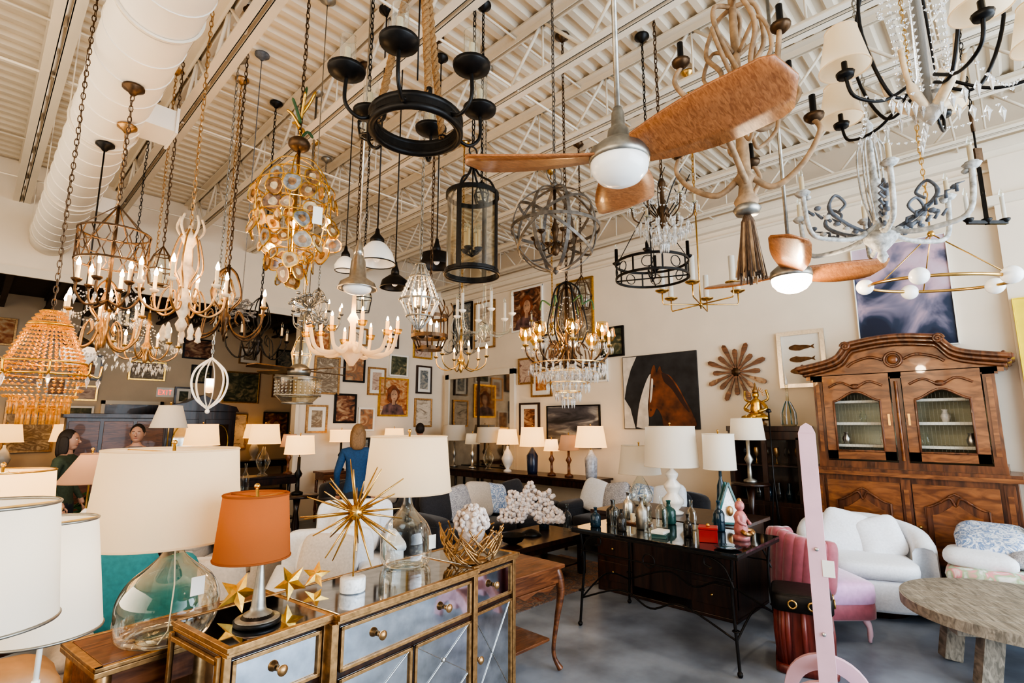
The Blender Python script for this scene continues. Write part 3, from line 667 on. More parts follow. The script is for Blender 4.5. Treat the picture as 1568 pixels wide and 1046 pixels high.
def smalllan(x,y,z,r,h,mat,lit=True):
    b=B('glass_lantern_pendant',(x,y,0))
    b.shell([(r*.75,z),(r,z+h*.5),(r*.6,z+h)],GLASS,seg=6)
    for i in range(6):
        a=i*pi/3;b.tube([pol(r*.75,a,z),pol(r,a,z+h*.5),pol(r*.6,a,z+h),(0,0,z+h*1.35)],.005,mat,4)
    for zz,rr in((z,r*.75),(z+h*.5,r),(z+h,r*.6)): b.ring((0,0,zz),rr,.006,mat,6,4)
    b.candle((0,0,z),h*.45,.014,CANDLE,mat,lit);b.hang(z+h*1.35,mat);b.done()
smalllan(2.95,5.2,2.9,.11,.3,BLACK);smalllan(2.6,5.9,2.3,.12,.3,BRASS);smalllan(1.0,6.3,2.6,.13,.3,BLACK);smalllan(4.9,3.6,3.0,.12,.3,BROWNI,False)
smalllan(1.65,2.95,3.55,.07,.16,BLACK,False);smalllan(2.6,2.85,3.35,.06,.14,BLACK,False);smalllan(1.55,5.3,2.75,.11,.26,OLDGOLD);smalllan(.95,4.85,2.75,.10,.24,BROWNI)
# ------------------------------------------------------------------ wall art
fr_i=[0]
PAL=[[(.02,.03,.02),(.08,.09,.05),(.35,.28,.16)],[(.28,.06,.02),(.55,.25,.09),(.65,.5,.3)],[(.05,.07,.09),(.2,.22,.22),(.55,.48,.38)],[(.58,.5,.4),(.7,.6,.48),(.2,.15,.1)],[(.015,.012,.01),(.2,.07,.03),(.5,.34,.2)],[(.45,.38,.28),(.2,.15,.1),(.6,.52,.4)],[(.06,.10,.09),(.4,.18,.08),(.6,.48,.3)],[(.4,.28,.22),(.6,.46,.36),(.2,.08,.06)]]
PM=[paint('painting_%d'%i,p,3.5+i%3,2,(1,1,1.5),seed=i) for i,p in enumerate(PAL)]
FR=[BLACK,OLDGOLD,DKW,GOLD,CANDW,OLDGOLD]
PSK=M('painted_face',(.55,.33,.21),.6,var=.4,scale=9);PHR=M('painted_red_hair',(.24,.07,.025),.6,var=.7,scale=10);PDR=M('painted_dress',(.20,.11,.10),.6,var=.7,scale=8);PBK=M('painted_dark_features',(.05,.02,.015),.6,var=.2)
def ell(cx,cz,rx,rz,n=22,f=None): return [(cx+rx*cos(2*pi*i/n)*(1 if f is None else f(i)),cz+rz*sin(2*pi*i/n)) for i in range(n)]
def picture(x,y,z,w,h,face,pi_=None,fr=None,mat_=True,fw=.035,name='framed_painting',portrait=False):
    b=B(name,(x,y,z),-pi/2 if face=='x' else 0)
    i=fr_i[0];fr_i[0]+=1
    pm=pi_ or PM[i%len(PM)];f=fr or FR[(i*5+2)%len(FR)]
    b.b2(-w/2,w/2,-.02,0,-h/2,h/2,f)
    for sx in(-1,1): b.b2(sx*(w/2)-(fw if sx>0 else 0),sx*(w/2)+(fw if sx<0 else 0),-.04,-.02,-h/2,h/2,f)
    for sz in(-1,1): b.b2(-w/2,w/2,-.038,-.02,sz*h/2-(fw if sz>0 else 0),sz*h/2+(fw if sz<0 else 0),f)
    if mat_ and i%3==0 and not portrait:
        b.b2(-w/2+fw,w/2-fw,-.024,-.02,-h/2+fw,h/2-fw,PAPER);q=min(w,h)*.16;b.b2(-w/2+fw+q,w/2-fw-q,-.027,-.024,-h/2+fw+q,h/2-fw-q,pm)
    else: b.b2(-w/2+fw,w/2-fw,-.026,-.02,-h/2+fw,h/2-fw,pm)
    if portrait:
        s=min(w,h)
        def wp(ol,m,d): b.prism(ol,.002,m,T(0,-.026-d,0)@RX(pi/2))
        wp([(-s*.40,-h/2+fw),(-s*.33,-s*.26),(-s*.10,-s*.17),(s*.06,-s*.17),(s*.28,-s*.26),(s*.38,-h/2+fw)],PDR,.001)
        wp(ell(-s*.02,s*.08,s*.21,s*.27,26,lambda k:1+.14*sin(k*1.3)),PHR,.003);wp([(-s*.06,-s*.22),(s*.05,-s*.22),(s*.05,0),(-s*.05,0)],PSK,.0045)
        wp(ell(s*.01,s*.05,s*.115,s*.165),PSK,.006)
        for q in(-1,1): wp(ell(s*.01+q*s*.045,s*.08,s*.018,s*.007,10),PBK,.008)
        wp(ell(s*.01,-s*.035,s*.025,s*.008,10),PHR,.008)
    return b.done(.003 if not portrait else 0)
XW=7.298
ABS=paint('abstract_blue_pink',[(.012,.02,.05),(.03,.045,.09),(.22,.20,.28),(.55,.38,.46),(.60,.47,.56)],2.0,1.2,(1,1,.6),seed=3,grad=.34)
picture(XW,.85,3.12,.90,1.24,'x',ABS,CANDW,False,.012)
picture(7.198,-.19,2.05,.30,1.7,'x',YELL,YELL,False,.01,'yellow_canvas')
b=B('framed_fish_print',(XW,1.94,2.47),-pi/2)
b.b2(-.27,.27,-.02,0,-.36,.36,SILV)
for sx in(-1,1): b.b2(sx*.25-.025,sx*.25+.025,-.045,-.02,-.36,.36,SILV);b.b2(-.27,.27,-.043,-.02,sx*.335-.025,sx*.335+.025,SILV)
b.b2(-.225,.225,-.026,-.02,-.31,.31,PAPER)
for k,z in enumerate((.15,0,-.15)):
    b.prism([(.13*cos(t)-.01,.035*sin(t)*(1.2 if cos(t)<0 else .8)) for t in [2*pi*j/16 for j in range(16)]],.004,BROWNI,T(0,-.027,z)@RX(pi/2));b.prism([(.10,0),(.16,.03),(.145,0),(.16,-.03)],.004,BROWNI,T(0,-.027,z)@RX(pi/2))
b.done()
b=B('wooden_petal_sunburst',(XW,2.76,2.36),-pi/2)
for i in range(16):
    a=i*pi/8;L=.42 if i%2 else .32
    b.prism([(.04,-.010),(L*.55,-.018),(L*.80,-.034),(L*.95,-.028),(L,0),(L*.95,.028),(L*.80,.034),(L*.55,.018),(.04,.010)],.02,MIDW,T(0,-.035+.008*(i%2),0)@RX(pi/2)@RZ(a))
b.lathe([(0,.03),(.05,.02),(.07,0)],BROWNI,(0,-.04,0),16,tilt=RX(pi/2));b.done()
b=B('horse_portrait_painting',(XW,3.94,2.15),-pi/2)
HB=M('horse_bay',(.20,.06,.022),.5,var=.8,scale=5);HK=M('charcoal_ground',(.03,.03,.033),.6,var=.5,scale=5);HWm=M('gesso_white',(.70,.62,.52),.6,var=.2)
b.b2(-.62,.62,-.03,0,-.57,.57,HK)
def wp(pts,m,dep,sm=True):
    ol=[(p.x,p.y) for p in cat([(q[0],q[1],0) for q in pts+[pts[0]]],5)[:-1]] if sm else pts
    b.prism(ol,.002,m,T(0,-.03-dep,0)@RX(pi/2))
wp([(-.61,-.56),(-.61,.56),(-.36,.56),(-.47,.36),(-.56,.1),(-.6,-.1),(-.5,-.25),(-.42,-.56)],HWm,.001,False)
wp([(-.40,-.54),(-.34,-.2),(-.24,.08),(-.14,.26),(-.09,.22),(-.14,.02),(-.19,-.2),(-.20,-.54)],HWm,.002)
wp([(-.14,.14),(-.10,.34),(-.05,.40),(-.02,.28),(.04,.38),(.08,.28),(.20,.22),(.32,.06),(.42,-.14),(.52,-.34),(.55,-.54),(.10,-.54),(.04,-.38),(-.04,-.26),(-.10,-.36),(-.17,-.38),(-.18,-.26),(-.16,-.05)],HB,.004)
wp([(.06,.28),(.18,.22),(.34,-.02),(.48,-.32),(.38,-.22),(.22,.02),(.10,.14)],PBK,.006);wp(ell(-.07,.08,.018,.022,8),PBK,.007,False);wp(ell(-.14,-.28,.014,.02,8),PBK,.007,False)
wp([(-.11,.2),(-.08,.16),(-.12,-.12),(-.15,-.14)],HWm,.007)
b.done()
for (y,z,w,h,pt_) in [(8.55,3.75,.62,1.05,0),(7.85,3.7,.62,1.0,0),(6.65,3.85,.80,.85,1),(5.5,3.65,.8,1.1,0),(5.9,3.0,.7,.6,0),(6.68,2.65,.4,.5,0),(4.75,3.0,.45,.5,0),(6.3,2.4,.5,.5,0),(5.1,2.55,.5,.4,0)]: picture(XW,y,z,w,h,'x',portrait=bool(pt_))
GB=paint('grey_abstract',[(.02,.022,.03),(.10,.10,.12),(.5,.5,.48)],1.6,1,(1,1,4),seed=5)
picture(XW,5.6,1.62,1.15,.72,'x',GB,BLACK,False,.02)
picture(XW,6.6,1.75,.5,.6,'x')
b=B('door_1',(XW,8.0,0),-pi/2)
b.b2(-.95,.95,-.03,0,0,2.62,MIRD)
for sx in(-1,1): b.b2(sx*.99-.06,sx*.99+.06,-.07,0,0,2.72,CREAM)
b.b2(-1.05,1.05,-.07,0,2.62,2.74,CREAM);b.b2(-.02,.02,-.05,0,0,2.62,DKW);b.done()
gal=[(4.55,2.55,.5,.7),(5.1,2.75,.45,.6),(5.6,2.5,.4,.55),(6.1,2.85,.45,.45),(6.0,2.2,.7,.78),(6.75,2.6,.4,.6),(6.75,1.9,.45,.6),(4.95,1.95,.45,.55),(4.4,1.75,.4,.5),(5.4,1.75,.35,.45),(6.7,3.35,.5,.6),(5.9,3.35,.35,.3),(4.4,3.25,.35,.5),(5.3,1.2,.4,.4),(5.15,3.35,.4,.35)]
for j,(x,z,w,h) in enumerate(gal): picture(x,YL-.002,z,w,h,'y',portrait=(j==4))
picture(4.36,YB-.002,2.5,.8,.72,'y',PM[0],GOLD)
for j,(x,z,w,h) in enumerate([(2.5,2.75,.65,.4),(1.5,2.75,.5,.5),(.5,2.6,.8,.5),(3.5,2.75,.4,.4),(5.3,2.6,.5,.6),(3.4,1.5,.5,.7),(4.2,1.5,.7,.8),(5.2,1.6,.6,.7),(.8,1.6,.7,.9),(.15,1.7,.4,.6),(6.2,2.3,.9,1.2),(1.5,1.75,.4,.5),(-.4,2.2,.6,.8),(1.0,3.3,.5,.4),(2.2,3.3,.6,.4),(3.4,3.3,.6,.45),(4.5,3.25,.5,.4),(1.1,2.35,.3,.35),(1.55,2.25,.35,.3),(3.2,2.25,.35,.4),(.2,3.3,.5,.5),(5.4,3.25,.6,.45)]): picture(x,YB-.002,z,w,h,'y',portrait=(j==7))
b=B('exit_sign',(2.85,YB-.002,2.32));b.b2(-.16,.16,-.04,0,-.1,.1,CANDW)
ER=M('exit_red',(.8,.05,.03),.5,var=0,em=(1,.1,.05),es=1.5)
def seg_(x,z,w,h): b.b2(x-w/2,x+w/2,-.044,-.04,z-h/2,z+h/2,ER)
for z in(-.045,0,.045): seg_(-.095,z,.05,.014)
seg_(-.12,0,.014,.1)
for s_ in(-1,1): b.prism([(-.03,-.05),(-.016,-.05),(.03,.05),(.016,.05)] if s_>0 else [(.03,-.05),(.016,-.05),(-.03,.05),(-.016,.05)],.004,ER,T(-.03,-.04,0)@RX(pi/2))
seg_(.03,0,.014,.1);seg_(.09,.045,.05,.014);seg_(.09,0,.014,.1);b.done()
b=B('door_2',(2.32,YB-.002,0));b.b2(-.46,.46,-.04,0,0,2.05,DKW);b.b2(-.52,-.46,-.06,0,0,2.12,CREAM);b.b2(.46,.52,-.06,0,0,2.12,CREAM);b.b2(-.52,.52,-.06,0,2.05,2.12,CREAM)
for z in(.5,1.45): b.b2(-.33,.33,-.05,-.04,z-.38,z+.38,DKW)
b.sph((.38,-.08,1.0),.03,BRASS);b.done()
# ------------------------------------------------------------------ table lamps
def lamp(name,x,y,z,base,bm,sr0,sr1,sz0,sz1,sm,w=0,trim=None,seg=28,off=(0,0)):
    b=B(name,(x,y,z))
    if base: b.lathe(base,bm,(0,0,0),seg)
    top=max(p[1] for p in base) if base else sz0
    b.tube([(0,0,top-.005),(off[0],off[1],sz1+.02)],.006,BRASS,6)
    b.M=T(off[0],off[1],0)
    b.shell([(sr0,sz0),(sr1,sz1)],sm,seg=36)
    for q,zz in((sr0,sz0),(sr1,sz1)): b.ring((0,0,zz),q,.004,trim or sm,36,5)
    for i in range(3): b.tube([(0,0,sz1-.01),pol(sr1,i*2.09,sz1-.003)],.003,BRASS,4)
    b.ring((0,0,(sz0+sz1)/2+.02),.045,.002,BRASS,16,4,RX(pi/2),sc=(1,1.7));b.sph((0,0,sz1+.03),.011,BRASS)
    b.lathe([(0,-.04),(.014,-.04),(.014,0),(.028,.03),(.03,.055),(.018,.08),(0,.085)],BULBW if w else FROST,(0,0,(sz0+sz1)/2),12)
    b.M=Matrix.Identity(4)
    if w: b.light((off[0],off[1],(sz0+sz1)/2+.04),w,(1,.62,.30),.03)
    return b
def jug(b,R0,h,mat,seg=40):
    pr=[(R0*.55,.0),(R0*.86,.006),(R0*.97,.035),(R0,.10*h/.4),(R0*.98,.16*h/.4),(R0*.80,.225*h/.4),(R0*.45,.28*h/.4),(R0*.24,.32*h/.4),(R0*.17,.36*h/.4),(R0*.16,.395*h/.4),(R0*.2,h)]
    pr=[(p[0],p[1]) for p in cat([(q[0],q[1],0) for q in pr],4)]
    b.shell(pr,mat,seg=seg);b.lathe([(0,.003),(R0*.55,.002)],mat,seg=seg)
b=lamp('glass_demijohn_lamp',.66,2.60,.80,None,None,.280,.250,.385,.745,SHC,22,off=(-.03,.02))
jug(b,.185,.40,GLASSG);b.tube([(0,0,.36),(-.03,.02,.75)],.006,BRASS,6);b.lathe([(0,0),(.04,0),(.042,.02),(.03,.04),(0,.05)],BRASS,(0,0,.38),16)
b.box((.05,-.18,.22),(.05,.003,.07),PAPER,RZ(.1))
b.tube([(0,0,.4),(.01,-.02,.2),(.0,-.03,.03),(-.05,-.1,.01)],.003,PAPER,5);b.done()
b=lamp('copper_shade_lamp',.84,2.14,.92,[(0,0),(.078,0),(.08,.008),(.076,.02),(.055,.022),(.05,.034),(.03,.045),(.026,.06),(.012,.20),(.010,.22),(0,.225)],NICK,.134,.116,.235,.465,SHCOP,6,off=(-.03,.015));b.lathe([(.0,0),(.082,0),(.083,.014),(.06,.02),(.05,.033),(0,.036)],BLACK,seg=32);b.done()
b=lamp('glass_demijohn_lamp',1.70,2.43,.92,None,None,.232,.205,.375,.665,SHC,14)
jug(b,.135,.37,GLASS);b.lathe([(0,0),(.03,0),(.03,.03),(0,.04)],BRASS,(0,0,.355),14);b.tube([(0,0,.36),(0,0,.6)],.006,BRASS,6);b.box((.08,-.12,.12),(.045,.003,.07),PAPER);b.done()
b=B('side_table',(.12,1.96,0));b.cyl((0,0,.60),.26,.03,DKW,32);b.cyl((0,0,.04),.03,.56,DKW,12);b.cyl((0,0,0),.18,.04,DKW,24);b.done(.004)
for (x,y,z0,z1,r0,r1) in [(.065,1.80,1.19,1.46,.152,.128),(.22,2.10,1.06,1.37,.140,.100)]:
    b=lamp('tripod_table_lamp',x,y,.63,[(0,0),(.01,0),(.01,.3),(0,.3)],CANDW,r0,r1,z0-.63,z1-.63,SHW,5,trim=NICK)
    for i in range(3): b.tube([(0,0,.42 if z0>1.1 else .3),pol(.075,i*2.09+.4,0)],.006,CANDW,6)
    b.tube([(0,0,.28),(0,0,z1-.63)],.007,CANDW,6);b.done()
def stool_tbl(x,y,r,h,mat=DKW,name='pedestal_table'):
    b=B(name,(x,y,0));b.lathe([(0,h-.03),(r,h-.03),(r+.005,h-.015),(r,h),(0,h)],mat,seg=32)
    b.lathe([(0,.0),(r*.6,.0),(r*.55,.03),(.05,.06),(.03,.15),(.05,h*.5),(.025,h*.7),(.05,h-.03),(0,h-.03)],mat,seg=20);b.done()
stool_tbl(.14,3.37,.21,.72);b=lamp('linen_drum_lamp',.14,3.37,.72,[(0,0),(.07,0),(.08,.02),(.03,.06),(.05,.15),(.09,.25),(.04,.36),(.02,.42),(0,.42)],CANDW,.20,.19,.54,.72,SHL,6,trim=BRASS)
for i in range(8): b.sph(pol(.2,-1.6+i*.2,.54-.02*abs(sin(i*1.3))),.012,RED if i%2 else BLUEG,8,6)
b.done()
stool_tbl(.60,4.42,.2,.72);lamp('pagoda_shade_lamp',.60,4.42,.72,[(0,0),(.06,0),(.05,.03),(.02,.08),(.06,.2),(.07,.3),(.02,.38),(0,.4)],CANDW,.17,.06,.56,.74,SHTAN,4).done()
stool_tbl(1.38,6.0,.24,.78);lamp('linen_drum_lamp',1.38,6.0,.78,[(0,0),(.07,0),(.06,.03),(.02,.06),(.03,.3),(.07,.4),(.02,.55),(0,.6)],BLACK,.16,.10,.84,1.05,SHW,0).done()
def console(name,x0,x1,y0,y1,h,mat,shelf=True):
    cx,cy=(x0+x1)/2,(y0+y1)/2;b=B(name,(cx,cy,0));w=(x1-x0)/2;d=(y1-y0)/2
    b.b2(-w,w,-d,d,h-.035,h,mat);b.b2(-w+.03,w-.03,-d+.03,d-.03,h-.14,h-.035,mat)
    for sx in(-1,1):
        for sy in(-1,1):
            b.M=T(sx*(w-.05),sy*(d-.05),0);b.lathe([(0,0),(.02,0),(.024,.1),(.018,.14),(.03,.2),(.022,.3),(.028,h-.15),(.0,h-.14)],mat,seg=10)
    b.M=Matrix.Identity(4)
    if shelf:b.b2(-w+.03,w-.03,-d+.03,d-.03,.16,.185,mat)
    return b.done(.004)
console('console_table',6.6,7.2,4.75,8.6,.82,DKW)
G1=[(0,0),(.08,0),(.07,.02),(.03,.05),(.08,.13),(.11,.22),(.07,.33),(.025,.40),(.02,.45),(0,.45)]
G2=[(0,0),(.07,0),(.07,.03),(.025,.05),(.02,.2),(.05,.26),(.02,.32),(.02,.48),(0,.48)]
G3=[(0,0),(.08,0),(.09,.05),(.10,.3),(.05,.38),(.02,.44),(0,.44)]
DKB=M('navy_ceramic',(.02,.03,.07),.2,var=.2);CELA=M('blue_white_ceramic',(.42,.44,.50),.2,var=.4,scale=20);WCER=M('white_ceramic',(.80,.76,.70),.2,var=.03)
for (y,base,bm,r0,r1,h0,h1,sm,w,nm) in [
 (8.25,G2,NICK,.25,.21,.52,.82,SHW,0,'linen_drum_lamp'),(7.7,G2,SILV,.15,.12,.46,.66,SHW,6,'linen_drum_lamp'),(7.25,G1,GLASS,.24,.21,.50,.78,SHW,0,'linen_drum_lamp'),
 (6.75,G1,WCER,.2,.16,.48,.74,SHL,9,'ceramic_table_lamp'),(6.15,G3,DKB,.22,.19,.46,.78,SHL,14,'ceramic_table_lamp'),(5.72,G2,MIDW,.13,.10,.40,.58,SHL,7,'wood_table_lamp'),
 (5.36,G2,MIDW,.17,.12,.42,.66,SHTAN,4,'wood_table_lamp'),(4.92,G3,CELA,.25,.20,.48,.80,SHL,16,'ceramic_table_lamp')]:
    lamp(nm,6.85,y,.82,base,bm,r0,r1,h0,h1,sm,w).done()
console('console_table',2.2,3.9,8.55,8.95,.85,DKW)
for x in(2.45,3.35): lamp('ceramic_table_lamp',x,8.75,.85,G1,GLASS,.24,.20,.5,.80,SHL,14).done()
lamp('wood_table_lamp',3.75,8.75,.85,G2,MIDW,.14,.10,.44,.64,SHTAN,4).done()
stool_tbl(3.1,6.9,.26,.75);lamp('linen_drum_lamp',3.1,6.9,.75,G2,BLACK,.19,.17,.52,.75,SHL,10).done()
console('console_table',4.3,6.3,8.6,9.0,.85,MIDW)
lamp('linen_drum_lamp',4.7,8.8,.85,G2,BLACK,.2,.2,.5,.7,SHL,8).done()
lamp('ceramic_table_lamp',5.8,8.8,.85,G1,WCER,.2,.17,.5,.72,SHL,8).done()
console('console_table',.2,1.6,12.4,12.85,.85,DKW);console('console_table',3.6,5.4,12.4,12.85,.85,DKW)
for x in(.5,1.3,3.8,4.6): lamp('ceramic_table_lamp',x,12.6,.85,G1,WCER,.24,.19,.5,.8,SHL,20).done()
b=B('ornate_carved_armoire',(3.15,11.6,0));b.b2(-.6,.6,-.25,.25,0,1.9,DKW);b.prism([(-.66,1.9),(-.6,2.0),(-.3,2.06),(0,2.22),(.3,2.06),(.6,2.0),(.66,1.9)],.5,DKW,T(0,.25,0)@RX(pi/2))
for sx in(-.3,.3): b.b2(sx-.24,sx+.24,-.27,-.25,.3,1.75,DKW);b.b2(sx-.17,sx+.17,-.28,-.27,.9,1.65,MIRD);b.ring((sx,-.28,1.3),.18,.012,GOLD,20,5,RX(pi/2),(1,1.9))
b.done(.008)
b=B('dark_wood_hutch',(1.7,10.4,0));b.b2(-.7,.7,-.25,.25,0,.95,DKW);b.b2(-.65,.65,.0,.25,.95,1.75,DKW);b.b2(-.7,.7,-.05,.25,1.75,1.82,DKW)
for i in range(3):
    b.b2(-.66+i*.45,-.26+i*.45,-.27,-.25,.1,.85,MIDW);b.sph((-.3+i*.45,-.29,.5),.015,BRASS);b.b2(-.62+i*.43,-.24+i*.43,-.01,.0,1.02,1.7,MIDW)
    b.lathe([(0,0),(.05,0),(.08,.08),(.05,.18),(.06,.22)],(WCER,OLDGOLD,CELA)[i],(-.45+i*.43,-.15,.95),14)
b.done(.006)
# ------------------------------------------------------------------ mirrored sideboard
b=B('mirrored_sideboard',(1.468,2.30,0),math.radians(7.7))
def mp(x0,x1,z0,z1,y,tr=.014):
    b.b2(x0,x1,y-.006,y,z0,z1,MIRR)
    for (a0,a1,c0,c1) in((x0,x0+tr,z0,z1),(x1-tr,x1,z0,z1),(x0,x1,z0,z0+tr),(x0,x1,z1-tr,z1)): b.b2(a0,a1,y-.017,y-.006,c0,c1,OLDGOLD)
def knob(x,z,y): 
    b.lathe([(0,0),(.012,0),(.007,.01),(.018,.018),(.02,.027),(.010,.035),(0,.036)],OLDGOLD,(x,y,z),14,tilt=RX(pi/2))
W=.82;C=.42
b.b2(-W,W,-.185,.195,.16,.885,DKW);b.b2(-C,C,-.225,-.18,.16,.885,DKW)
for (x0,x1,yf) in((-W,-C,-.185),(-C,C,-.225),(C,W,-.185)):
    b.b2(x0,x1,yf-.035,.2,.885,.898,OLDGOLD);b.b2(x0,x1,yf-.045,.205,.898,.912,OLDGOLD)
    b.b2(x0+.015,x1-.015,yf-.02,.185,.912,.917,MIRR)
    b.b2(x0,x1,yf-.045,yf-.022,.908,.920,OLDGOLD)
b.b2(-W-.006,-W+.014,-.23,.205,.905,.920,OLDGOLD);b.b2(W-.014,W+.006,-.23,.205,.905,.920,OLDGOLD);b.b2(-W,W,.19,.207,.905,.920,OLDGOLD)
for s_ in(-1,1):
    x0,x1=(-W,-C) if s_<0 else(C,W)
    mp(x0+.03,x1-.03,.70,.865,-.187);knob((x0+x1)/2,.785,-.2)
    mp(x0+.03,x1-.03,.20,.675,-.187);knob(x1-.07 if s_<0 else x0+.07,.45,-.2)
    for xx in(x0+.012,x1-.012): b.b2(xx-.012,xx+.012,-.205,-.185,.03,.885,OLDGOLD)
    for (p,q) in (((x0+.045,.215),(x1-.045,.66)),((x1-.045,.215),(x0+.045,.66))): b.tube([(p[0],-.195,p[1]),(q[0],-.195,q[1])],.0025,SILV,4)
mp(-C+.03,C-.03,.70,.865,-.227)
for q in(-.2,.2): knob(q,.785,-.24)
for x0,x1,kx in((-C+.03,-.008,-.05),(.008,C-.03,.05)):
    mp(x0,x1,.20,.675,-.227);knob(kx,.45,-.24)
    xm=(x0+x1)/2
    for k in range(2):
        z0=.215+k*.225
        for (p,q) in(((x0+.015,z0),(x1-.015,z0+.22)),((x1-.015,z0),(x0+.015,z0+.22))): b.tube([(p[0],-.235,p[1]),(q[0],-.235,q[1])],.0025,SILV,4)
        b.sph((xm,-.237,z0+.11),(.012,.006,.012),SILV,10,6)
for xx in(-C,C): b.b2(xx-.016,xx+.016,-.245,-.2,.03,.885,OLDGOLD)
b.b2(-W,W,-.2,.2,.14,.165,OLDGOLD);b.b2(-C,C,-.24,-.18,.14,.165,OLDGOLD)
for s_ in(-1,1):
    xx=s_*W
    b.b2(min(xx,xx+s_*.006),max(xx,xx+s_*.006),-.15,.16,.2,.86,MIRR)
    for z in(.19,.68,.865): b.b2(min(xx,xx+s_*.014),max(xx,xx+s_*.014),-.18,.19,z-.008,z+.008,OLDGOLD)
    for y in(-.175,.185): b.b2(min(xx,xx+s_*.014),max(xx,xx+s_*.014),y-.01,y+.01,.03,.885,OLDGOLD)
for x in(-W+.03,-C,C,W-.03):
    for y in(-.17,.17): b.lathe([(.016,0),(.02,.02),(.03,.14)],OLDGOLD,(x,y,0),10)
b.done(.0025)
b=B('gilded_console_table',(.80,2.69,0),math.radians(7.7))
b.b2(-.42,.42,-.2,.2,.765,.785,OLDGOLD);b.b2(-.39,.39,-.17,.17,.785,.80,MIDW);b.b2(-.42,.42,-.2,-.18,.785,.80,OLDGOLD);b.b2(-.42,.42,.18,.2,.785,.80,OLDGOLD);b.b2(-.42,-.39,-.2,.2,.785,.80,OLDGOLD);b.b2(.39,.42,-.2,.2,.785,.80,OLDGOLD)
b.b2(-.39,.39,-.17,.17,.66,.765,MIDW)
for sx in(-.38,.38):
    for sy in(-.16,.16): b.lathe([(.012,0),(.02,.03),(.014,.1),(.028,.6),(.028,.77)],OLDGOLD,(sx,sy,0),10)
b.b2(-.36,.36,-.15,.15,.15,.17,MIDW);b.done(.003)
b=B('brass_starburst_sculpture',(1.28,2.23,.92))
b.lathe([(0,0),(.055,0),(.056,.004),(.056,.055),(.052,.06),(0,.06)],MARB,seg=28);b.tube([(0,0,.06),(0,0,.33)],.004,BRASS,6);b.sph((0,0,.335),.035,BRASS,14,10)
for i in range(34):
    u=-1+2*(i+.5)/34;a=i*2.39996;q=math.sqrt(1-u*u);d=Vector((q*cos(a),q*sin(a),u))
    if u<-.93:continue
    L=.20+.055*((i*7)%3)/2
    b.tube([Vector((0,0,.335))+d*.03,Vector((0,0,.335))+d*L*.5,Vector((0,0,.335))+d*L],[.006,.005,.0025],BRASS,5)
b.done()
def star(x,y,z,r,rot):
    b=B('gold_faceted_star',(x,y,z));Mx=rot
    ol=[Vector(((r if i%2==0 else r*.42)*cos(i*pi/5+pi/2),0,(r if i%2==0 else r*.42)*sin(i*pi/5+pi/2))) for i in range(10)]
    vs=[Mx@p for p in ol]+[Mx@Vector((0,-r*.28,0)),Mx@Vector((0,r*.28,0))]
    mz=min(v.z for v in vs);vs=[v-Vector((0,0,mz)) for v in vs]
    b.add(vs,[(i,(i+1)%10,10) for i in range(10)]+[((i+1)%10,i,11) for i in range(10)],GOLD,False);b.done()
star(.83,2.325,.92,.08,RZ(-.5)@RX(-.5)@RY(.3));star(1.03,2.30,.92,.075,RZ(-.9)@RX(-.3)@RY(.6));star(1.20,2.42,.92,.065,RZ(-.6)@RX(-.6)@RY(.1))
b=B('gold_twig_bowl_with_coral',(1.985,2.23,.92))
def rr_(z): return .09+.085*math.sqrt(max(0,z/.2))
for i in range(80):
    a=R.uniform(0,2*pi);z0=R.uniform(.005,.1);da=R.uniform(.3,.9)*R.choice((-1,1));z1=min(.2,z0+R.uniform(.05,.14))
    pts=[pol(rr_(z0)+R.uniform(-.006,.01),a,z0),pol(rr_((z0+z1)/2)+R.uniform(-.005,.012),a+da/2,(z0+z1)/2+R.uniform(-.02,.02)),pol(rr_(z1)+R.uniform(-.006,.012),a+da,z1)]
    b.tube(cat([(p[0],p[1],max(.006,p[2])) for p in pts],4),[.006]*5+[.0045]*4,OLDGOLD,5)
b.lathe([(0,.002),(.085,.002),(.09,.01),(0,.012)],OLDGOLD,seg=20)
for i in range(140):
    u=R.uniform(-.3,1);a=R.uniform(0,2*pi);q=math.sqrt(max(0,1-u*u));b.sph((q*cos(a)*.088,q*sin(a)*.088,.20+u*.088),R.uniform(.009,.018),CORAL,6,4)
b.sph((0,0,.18),(.08,.08,.1),CORAL);b.done()
b=B('cabriole_side_table',(2.74,2.66,0))
b.b2(-.28,.28,-.25,.25,.665,.69,MIDW);b.b2(-.26,.26,-.23,.23,.57,.665,MIDW)
for sx in(-1,1):
    for sy in(-1,1):
        b.tube(cat([(sx*.235,sy*.205,.66),(sx*.26,sy*.225,.52),(sx*.235,sy*.205,.32),(sx*.215,sy*.19,.12),(sx*.25,sy*.22,.015)],6),[.03,.032,.034,.034,.033,.031,.029,.027,.025,.023,.021,.02,.018,.017,.016,.015,.014,.014,.014,.014,.015,.016,.018,.02,.022],MIDW,8)
b.b2(-.2,.2,-.17,.17,.19,.21,MIDW);b.prism([(-.2,.57),(-.12,.53),(0,.56),(.12,.53),(.2,.57)],.015,MIDW,T(0,-.225,0)@RX(pi/2));b.done(.004)
